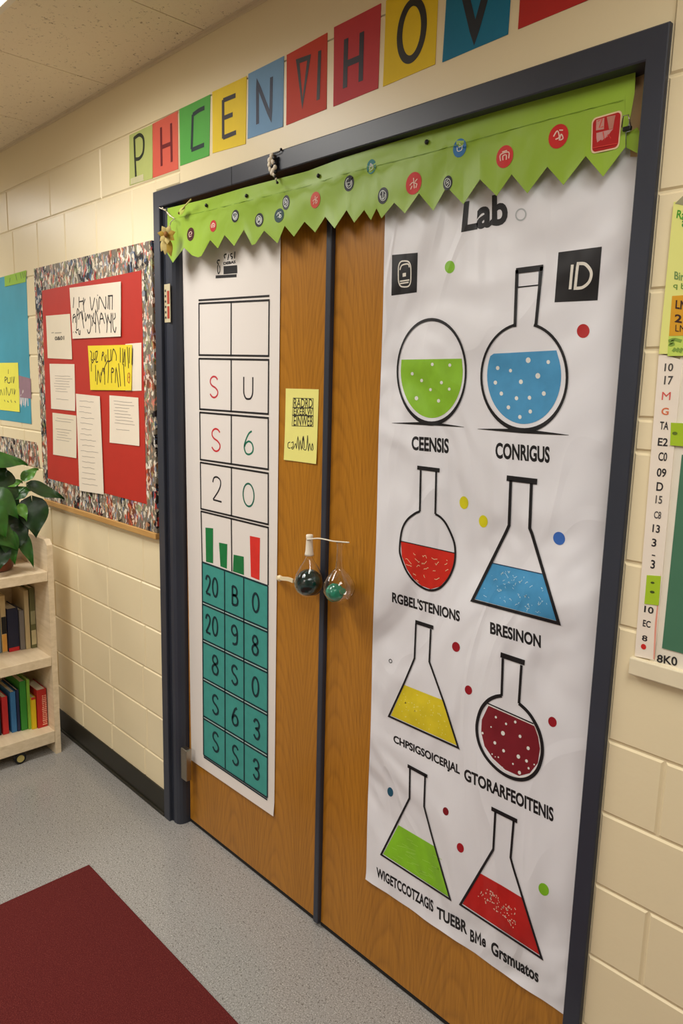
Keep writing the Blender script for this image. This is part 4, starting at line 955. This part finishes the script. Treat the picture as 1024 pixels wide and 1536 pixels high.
S_ = paper('collage_strip', 'collage paper strip running left from the red notice board', 'paper strip', (ext((56,664),.5), (56,664), (60,702), ext((60,702),.5)), -.001, M['collage'], None, thick=.002)

# ------------------------------------------------------------------ right hand wall: strip, posters, green board
YS = -.0072
zr5 = lambda P: Zx(P, 3.84, 880, 280); zr6 = lambda P: Zx(P, 3.84, 880, 640)
wl = onY(990.7, 973, -.010); wt = onY(1013.6, 681.7, -.010)
gx0 = wl.x; gz0 = wl.z; gz1 = wt.z
ox0 = gx0-.020; oz0 = onY(985, 998, -.010).z; oz1 = onY(988,531,-.0035).z-.004
gbd = empty('green_board', (ox0+.4, 0, oz0)); tag(gbd, 'green chalkboard with white frame at the right edge', 'chalkboard')
MB().box((ox0, -.0035, oz0), (ox0+.8, .0006, oz1), .0008).make('board_frame', plain('board_frame_white', (222,214,196), .5), gbd)
MB().box((gx0, -.0050, gz0), (ox0+.77, -.0030, gz1)).make('board_panel', M['greenboard'], gbd)['label'] = 'dark green panel'
MB().box((gx0+.012, -.0050, gz1+.03), (ox0+.77, -.0030, oz1-.02)).make('upper_panel', M['tealboard'], gbd)['label'] = 'pale teal panel'
GS = Sheet(-.0039, gbd)
GS.text('frame_lettering', '8K0', ((984.5,993),(1015.5,999.5),(1015.5,985.5),(985.5,981.5)), ink((40,38,38)), .02)
ty0, ty1 = onY(943, 1015, -.014).z, onY(943, 985, -.014).z
tr_ = MB().box((onY(942,1000,-.014).x, -.014, ty0+.004), (ox0+.85, .0006, ty1), .003); tr_o = tr_.make('chalk_tray', M['cream'], None, (ox0+.3, -.0006, ty0)); tag(tr_o, 'cream chalk tray rail under the green board', 'tray')
# number strip
nq = ((988,530),(1023,540),(981.3,990),(951.6,984))
NS = paper('number_strip', 'white vertical number strip between the door frame and green board', 'number strip', nq, -.0055, plain('number_strip_paper', (228,216,200), .5, .3), None, (0,0,.0,.0), .0062)
TXT = [('10',1003,551,13,12,(74,70,66)),('17',1002.5,570.5,13,13,(74,70,66)),('M',999,594,13,12,(206,84,76)),('G',997.3,617,11,11,(206,110,70)),('TA',996,638.5,13,12,(48,44,44)),('E2',994,663,15,12,(44,40,42)),('C0',993.8,685,13,13,(44,40,42)),('09',992,709,14,13,(44,40,42)),('D',989.4,730,10,13,(44,40,42)),('15',988,749.5,10,12,(90,84,80)),('C8',986,772.5,10.5,11,(84,80,78)),('13',984,793,11,12,(44,40,42)),('3',980.8,814,7,12,(44,40,42)),('-',980,833,5,1.6,(44,40,42)),('3',979,846.5,6.5,13,(44,40,42)),('10',973,914.7,14,10,(40,38,38)),('EC',969.8,935.6,11.5,10,(44,40,42)),('8',966.7,957.3,8,8.5,(44,40,42))]
for s_, cx, cyy, w_, h_, rgb in TXT: 
    o = NS.text('strip_number', s_, boxq(cx, cyy, w_, h_), ink(rgb), .0 if s_ == 'M' else .02)
    if rgb[0] > 200: o['label'] = 'red lettering'
NS.fill('red_apple', NS.ell(965, 970, 4, 4.2, 14), ink((196,40,34)))['label'] = 'small red apple print'
NS.fill('pink_edge', [(991.5,856),(984.5,940),(981.3,989.5),(979.5,988),(982,935)], ink((222,150,130)))['label'] = 'pink sliver along the strip edge'
GN = 'green and orange notes on the number strip'
S_ = paper('green_note', 'lime green note stuck low on the number strip', 'note', ((969.8,862.7),(990.9,864.2),(987.6,908),(966.3,905.6)), -.0062, plain('lime_note', (160,190,40), .6, .3), None, (0,0,.002,.001), .0012)
S_.fills('smudge', [S_.ell(978.5,874,3,1.6,12), S_.ell(978,888,3.6,2,12)], ink((66,80,30)))
S_ = paper('green_note', 'lime green note at the top corner of the green board', 'note', ((1006,634),ext((1006,634),-.14),ext((1005,668),-.14),(1005,668)), -.0066, plain('lime_note_two', (156,184,36), .6, .3), None, (0,0,.002,.002), .0022)
S_.fills('smudge', [S_.ell(1012,650,4,2.5,12)], ink((90,110,30)))
# yellow green poster, orange label, green note below
YP = -.0072
tlp, blp = (1010,303), (988,531)
S_ = paper('yellow_green_poster', 'tall pale yellow green poster at the upper right edge', 'poster', (tlp, ext(tlp,-.5), ext(blp,-.5), blp), YP, plain('yellow_green_paper', (218,218,128), .55, .3, var=.06, vs=5), None, (.0,0,0,.001), .0082)
S_.text('poster_lettering', 'Rau', ((1014,327),(1034,333),(1034,316),(1016,315)), ink((70,150,40)), .02)
S_.text('poster_lettering', 'a', ((1022,340),(1030,342),(1030,330),(1023,330)), ink((70,140,50)), .02)
S_.text('poster_lettering', 'Birdie', ((1011,419),(1040,425),(1040,411),(1011.5,407)), ink((110,140,80)), .02)
S_.text('poster_lettering', 'q bus', ((1009,434),(1040,439),(1040,426),(1010,424)), ink((110,140,60)), .02)
S_.fill('folded_corner', [(1012,305.5),(1026,292),(1030,309)], ink((150,146,112)))
S_ = paper('orange_label', 'orange label with dark lettering on the yellow green poster', 'label', ((1007.8,444),ext((1007.8,444),-.2),ext((1003,504),-.2),(1003,504)), YP-.0008, plain('orange_card', (206,150,36), .6, .3))
S_.text('label_lettering', 'LN8', ((1012.5,463),(1038,467),(1038.5,452),(1013.5,450)), ink((60,34,24)), .025)
S_.text('label_lettering', '21', ((1011.5,483),(1030,486),(1030,473),(1012,471)), ink((60,34,24)), .03)
S_.text('label_lettering', 'LMA', ((1012.5,497),(1038,500),(1038,489),(1013,487)), ink((60,34,24)), .0)
S_ = paper('green_note', 'pale green scribbled note just below the orange label', 'note', ((1002.5,504.5),ext((1002.5,504.5),-.2),ext((1000.6,534),-.2),(1000.6,534)), YP-.0008, plain('pale_green_note', (186,206,92), .6, .3), None, (0,0,0,0), .003)
hand(S_, [[(470,890),(500,880),(480,910),(505,905)], [(510,880),(545,890)], [(495,950),(510,930)], [(515,950),(530,930)], [(535,955),(550,930)]], .005, (120,150,60), zr5)
# ------------------------------------------------------------------ bookcase
SX = -2.935; SB = -3.235; sy1 = -.0885; sy0 = -.112; syl = -.80
bk = empty('bookcase', ((SX+SB)/2, (sy1+syl)/2, 0)); tag(bk, 'low pale birch bookcase with rounded side panel standing left of the doors', 'bookcase')
def side(y0, y1, nm='side_panel'):
    P = [(SX, 0), (SX, .915), (SX-.022, .935), (SB+.02, .935), (SB, .915), (SB, 0)]
    V = [(x_, y0, z_) for x_, z_ in P]+[(x_, y1, z_) for x_, z_ in P]; k = 6
    o = mk(nm, V, [tuple(range(k)), tuple(range(k, 2*k))[::-1]]+[(i, (i+1)%k, k+(i+1)%k, k+i) for i in range(k)], M['birch'], bk)
    return o
side(sy0, sy1); side(syl, syl+.0235)
for z1, th in ((.805, .040), (.438, .040), (.107, .053)):
    MB().box((SB+.012, syl+.024, z1-th), (SX-.001, sy0-.0005, z1), .002).make('shelf', M['birch'], bk)
MB().box((SB, syl+.024, .054), (SB+.011, sy0-.0005, .92)).make('back_panel', M['birch'], bk)
wc = onZ(31, 1137, .028)
for yy in (wc.y, syl+.14):
    xw = SX-.018
    MB().lathe([(.017,-.011),(.0225,-.009),(.0240,-.004),(.0240,.004),(.0225,.009),(.017,.011)], (0,0,0), 26)
    def disc(r_, x0_, x1_): return MB().tube([(x0_, yy, .0245), (x1_, yy, .0245)], r_, 26)
    disc(.0240, xw-.012, xw+.006).make('caster', M['black'], bk)
    disc(.0150, xw+.0062, xw+.0085).make('caster_hub', plain('caster_hub', (176,160,96), .35), bk)
    MB().box((xw-.024, yy-.010, .044), (xw-.006, yy+.010, .0535), .001).make('caster_plate', M['steel'], bk)
def book(p0, p1, ytop, zs_, rgb, label, dep=.16, grp='books on the lower shelf', bands=None, tl_pages=True, mat=None):
    a, b = onZ(*p0, zs_), onZ(*p1, zs_); X = (a.x+b.x)/2; ya, yb = a.y, min(b.y, sy0-.0015)
    zt = onX((p0[0]+p1[0])/2, ytop, X).z; z0 = zs_+.0006; X = min(X, SX-.012)
    dep = min(dep, X-(SB+.013))
    cov = mat or plain('cover_%d_%d_%d' % rgb, rgb, .45, .4, k=.95)
    o = empty('book', (X-dep/2, (ya+yb)/2, z0)); tag(o, label, 'book', grp)
    y0, y1 = ya+.0006, yb-.0006; t = .0022
    MB().box((X-dep, y0, z0), (X-.002, y0+t, zt)).box((X-dep, y1-t, z0), (X-.002, y1, zt)).box((X-.004, y0, z0), (X, y1, zt), .001).make('cover', cov, o)
    MB().box((X-dep+.004, y0+t, z0+.003), (X-.0042, y1-t, zt-.004)).make('pages', plain('page_edges', (216,204,176), .8), o)
    for v0, v1, c_ in bands or []:
        MB().box((X, y0+.001, z0+(zt-z0)*v0), (X+.0006, y1-.001, z0+(zt-z0)*v1)).make('spine_band', ink(c_), o)
    return o, X, y0, y1, z0, zt
zL = .107
book((-4,1104),(3.2,1103),1050,zL,(30,34,46),'dark navy book, leftmost on the lower shelf')
book((4.8,1102.5),(14.4,1100.5),1044.6,zL,(204,44,46),'slim red book left of the blue one on the lower shelf')
book((18,1099.5),(26.5,1097.5),1037,zL,(60,124,180),'blue book on the lower shelf')
book((26.6,1097.5),(31.6,1096.5),1034,zL,(30,44,84),'thin navy book between the blue and green books')
book((31.9,1096),(42.8,1094.5),1021,zL,(58,146,52),'mid green book, tallest on the lower shelf')
book((43,1094.4),(48,1093.5),1018.5,zL,(140,192,66),'light green book beside the yellow one')
book((48.2,1094.5),(56.3,1093),1045.5,zL,(232,196,28),'yellow book on the lower shelf', bands=[(.93,1,(190,50,36))])
o, X, y0, y1, z0, zt = book((56.6,1092.5),(72.8,1089.5),1033.5,zL,(196,44,34),'thick red book with pale spine lettering, rightmost on the lower shelf', .14)
mb = MB(); rng = random.Random(2)
for c_, w_ in ((.62,.006),(.86,.005)):
    for k in range(16):
        zz = z0+(zt-z0)*(.06+.05*k); yy = y0+(y1-y0)*c_
        mb.box((X, yy-w_*rng.uniform(.5,1), zz), (X+.0006, yy+w_*rng.uniform(.4,1), zz+.004))
mb.make('spine_lettering', ink((226,170,140)), o)
zU = .438; GU = 'books on the middle shelf'
book((-6,981),(3.4,979.5),895,zU,(120,136,148),'grey blue book, leftmost on the middle shelf', grp=GU)
book((3.8,979.5),(12.2,978),893,zU,(214,190,140),'cream, black and orange banded book on the middle shelf', grp=GU, bands=[(.33,.63,(24,24,28)),(.02,.32,(214,156,74))])
book((12.6,978),(30.8,975.5),912,zU,(26,32,62),'dark navy book with red spine foot on the middle shelf', grp=GU, bands=[(.0,.09,(190,40,44))])
book((31.2,975.3),(38.8,974),915,zU,(128,122,118),'grey book beside the cream one on the middle shelf', grp=GU)
book((39.2,974),(47,972.8),885,zU,(206,186,142),'tall cream book on the middle shelf', grp=GU)
book((47.3,972.6),(58,971),881,zU,(112,112,72),'olive patterned book, rightmost on the middle shelf', grp=GU, bands=[(.06,.3,(190,180,140)),(.4,.62,(150,146,110))])
# ------------------------------------------------------------------ plant on the bookcase
pc = Vector((-3.095, -.265, .8056))
pt_ = empty('potted_plant', pc); tag(pt_, 'leafy green plant in reddish brown pot on top of the bookcase', 'potted plant')
potm = plain('red_brown_glaze', (122,66,46), .3, .5, var=.35, vs=25)
prof = [(.058, 0), (.070, .01), (.082, .05), (.086, .095), (.083, .125), (.088, .132), (.086, .137), (.078, .134), (.076, .11), (.01, .108)]
MB().lathe(prof, pc, 36).make('pot', potm, pt_, smooth=True)
MB().lathe([(.0759, .112), (.04, .118), (.001, .12)], pc, 24).make('soil', plain('soil', (52,38,26), .95, .1, var=.5, vs=120), pt_, smooth=True)
lg = []
for nm, c0, c1_ in (('leaf_dark', (14,36,14), (28,62,20)), ('leaf_mid', (28,66,20), (50,100,30)), ('leaf_light', (60,110,36), (100,146,60))):
    x = N(nm); x.base(x.ramp(x.noise(14, 3), [(.3, col(c0, 1.2)), (.7, col(c1_, 1.2))]), .35, .5); x.bump(x.noise(45, 2), .15, .004); lg.append(x.m)
def leafm(base, tip, wpx, X0, X1, mat, droop=.02, side=None):
    """heart shaped leaf between two picture points, standing at distances X0 -> X1"""
    a = onX(*base, X0); b = onX(*tip, X1); d = b-a; L_ = d.length; d.normalize()
    view = (CAM-(a+b)/2).normalized()
    s_ = d.cross(view).normalized(); nrm = s_.cross(d).normalized(); nrm = (nrm*.75+Vector((0,0,.5))).normalized(); s_ = d.cross(nrm).normalized()
    W_ = wpx/330.0; V = []; F = []; n = 12; m_ = 6
    for i in range(n+1):
        t = i/n; w_ = W_*.5*((math.sin(math.pi*t**.62))**.9)*(1-.12*t)+.0008 if 0 < t < 1 else .0012
        c_ = a+d*L_*t+nrm*droop*math.sin(math.pi*t)*1.4-Vector((0,0,droop*1.4*t*t))
        for j in range(m_+1):
            u = 2*j/m_-1; back = -.16*W_*abs(u)**1.5*(1 if t < .3 else .0)*(1-t/.3)
            V.append(c_+s_*u*w_+d*back+nrm*(-.24*w_*abs(u)**1.6+.006*math.sin(9*t)*abs(u))+nrm*.010*abs(u))
    for i in range(n):
        for j in range(m_): q_ = i*(m_+1)+j; F.append((q_, q_+1, q_+m_+2, q_+m_+1))
    k = len(V); V += [v_-nrm*.0008 for v_ in V]; F += [tuple(k+i for i in f_[::-1]) for f_ in F]
    o = mk('leaf', V, F, mat, pt_, smooth=True)
    st_ = pc+Vector((0,0,.12))+Vector((random.uniform(-.03,.03), random.uniform(-.03,.03), 0))
    mid_ = st_.lerp(a, .6)+Vector((0,0,.03))
    MB().tube(catmull([st_, mid_, a], False, 5), .0022, 6).make('stalk', lg[1], o, smooth=True)
    return o
D_, Mi, Li = lg
for args in (((-28,690),(41,693),26,-3.02,-2.99,Mi,.012), ((-6,712),(29,760),34,-3.05,-3.00,D_,.02), ((42,728),(97,748),20,-2.97,-2.92,D_,.006), ((48,752),(54,802),40,-2.99,-2.96,D_,.012),
             ((-10,742),(27,772),34,-2.99,-2.95,Mi,.015), ((-22,784),(26,818),38,-2.98,-2.94,Mi,.018), ((16,768),(40,812),34,-3.03,-3.00,D_,.01), ((30,802),(50,846),18,-3.0,-2.965,Mi,.012),
             ((10,800),(22,842),24,-2.97,-2.95,Mi,.012), ((30,760),(40,780),14,-2.98,-2.96,Li,.006), ((34,720),(58,702),16,-3.02,-2.99,Li,.006), ((8,728),(34,722),14,-3.03,-3.01,Li,.006), ((-20,728),(10,700),34,-3.06,-3.05,D_,.01),
             ((20,745),(46,732),22,-3.02,-3.0,Mi,.01), ((-14,768),(8,800),34,-2.95,-2.93,Mi,.015), ((6,822),(-4,856),22,-2.97,-2.95,D_,.01), ((28,790),(22,828),26,-3.0,-2.98,D_,.01)):
    leafm(*args)

# ------------------------------------------------------------------ light: recessed troffers
def area(x_, y_, z_, sx, sy_, pw, colr=(1,.985,.955)):
    l = bpy.data.lights.new('troffer_lamp', 'AREA'); l.shape = 'RECTANGLE'; l.size = sx; l.size_y = sy_; l.energy = pw; l.color = colr; l.spread = math.radians(165)
    o = bpy.data.objects.new('troffer_lamp', l); C.objects.link(o); o.location = (x_, y_, z_); return o
PWR = [25, 36, 20, 46]
for (i, j), p_ in zip(LAMPS, PWR):
    area((xs[i]+xs[i+1])/2, (ys[j]+ys[j+1])/2, ZC-.006, .5, abs(ys[j+1]-ys[j])-.06, p_)
w = bpy.data.worlds.new('world'); sc.world = w; w.use_nodes = True
w.node_tree.nodes['Background'].inputs[0].default_value = (1,.95,.88,1); w.node_tree.nodes['Background'].inputs[1].default_value = .3
vs = sc.view_settings; vs.view_transform = 'Standard'; vs.look = 'None'; vs.gamma = 1; vs.use_curve_mapping = False; vs.exposure = -0.30
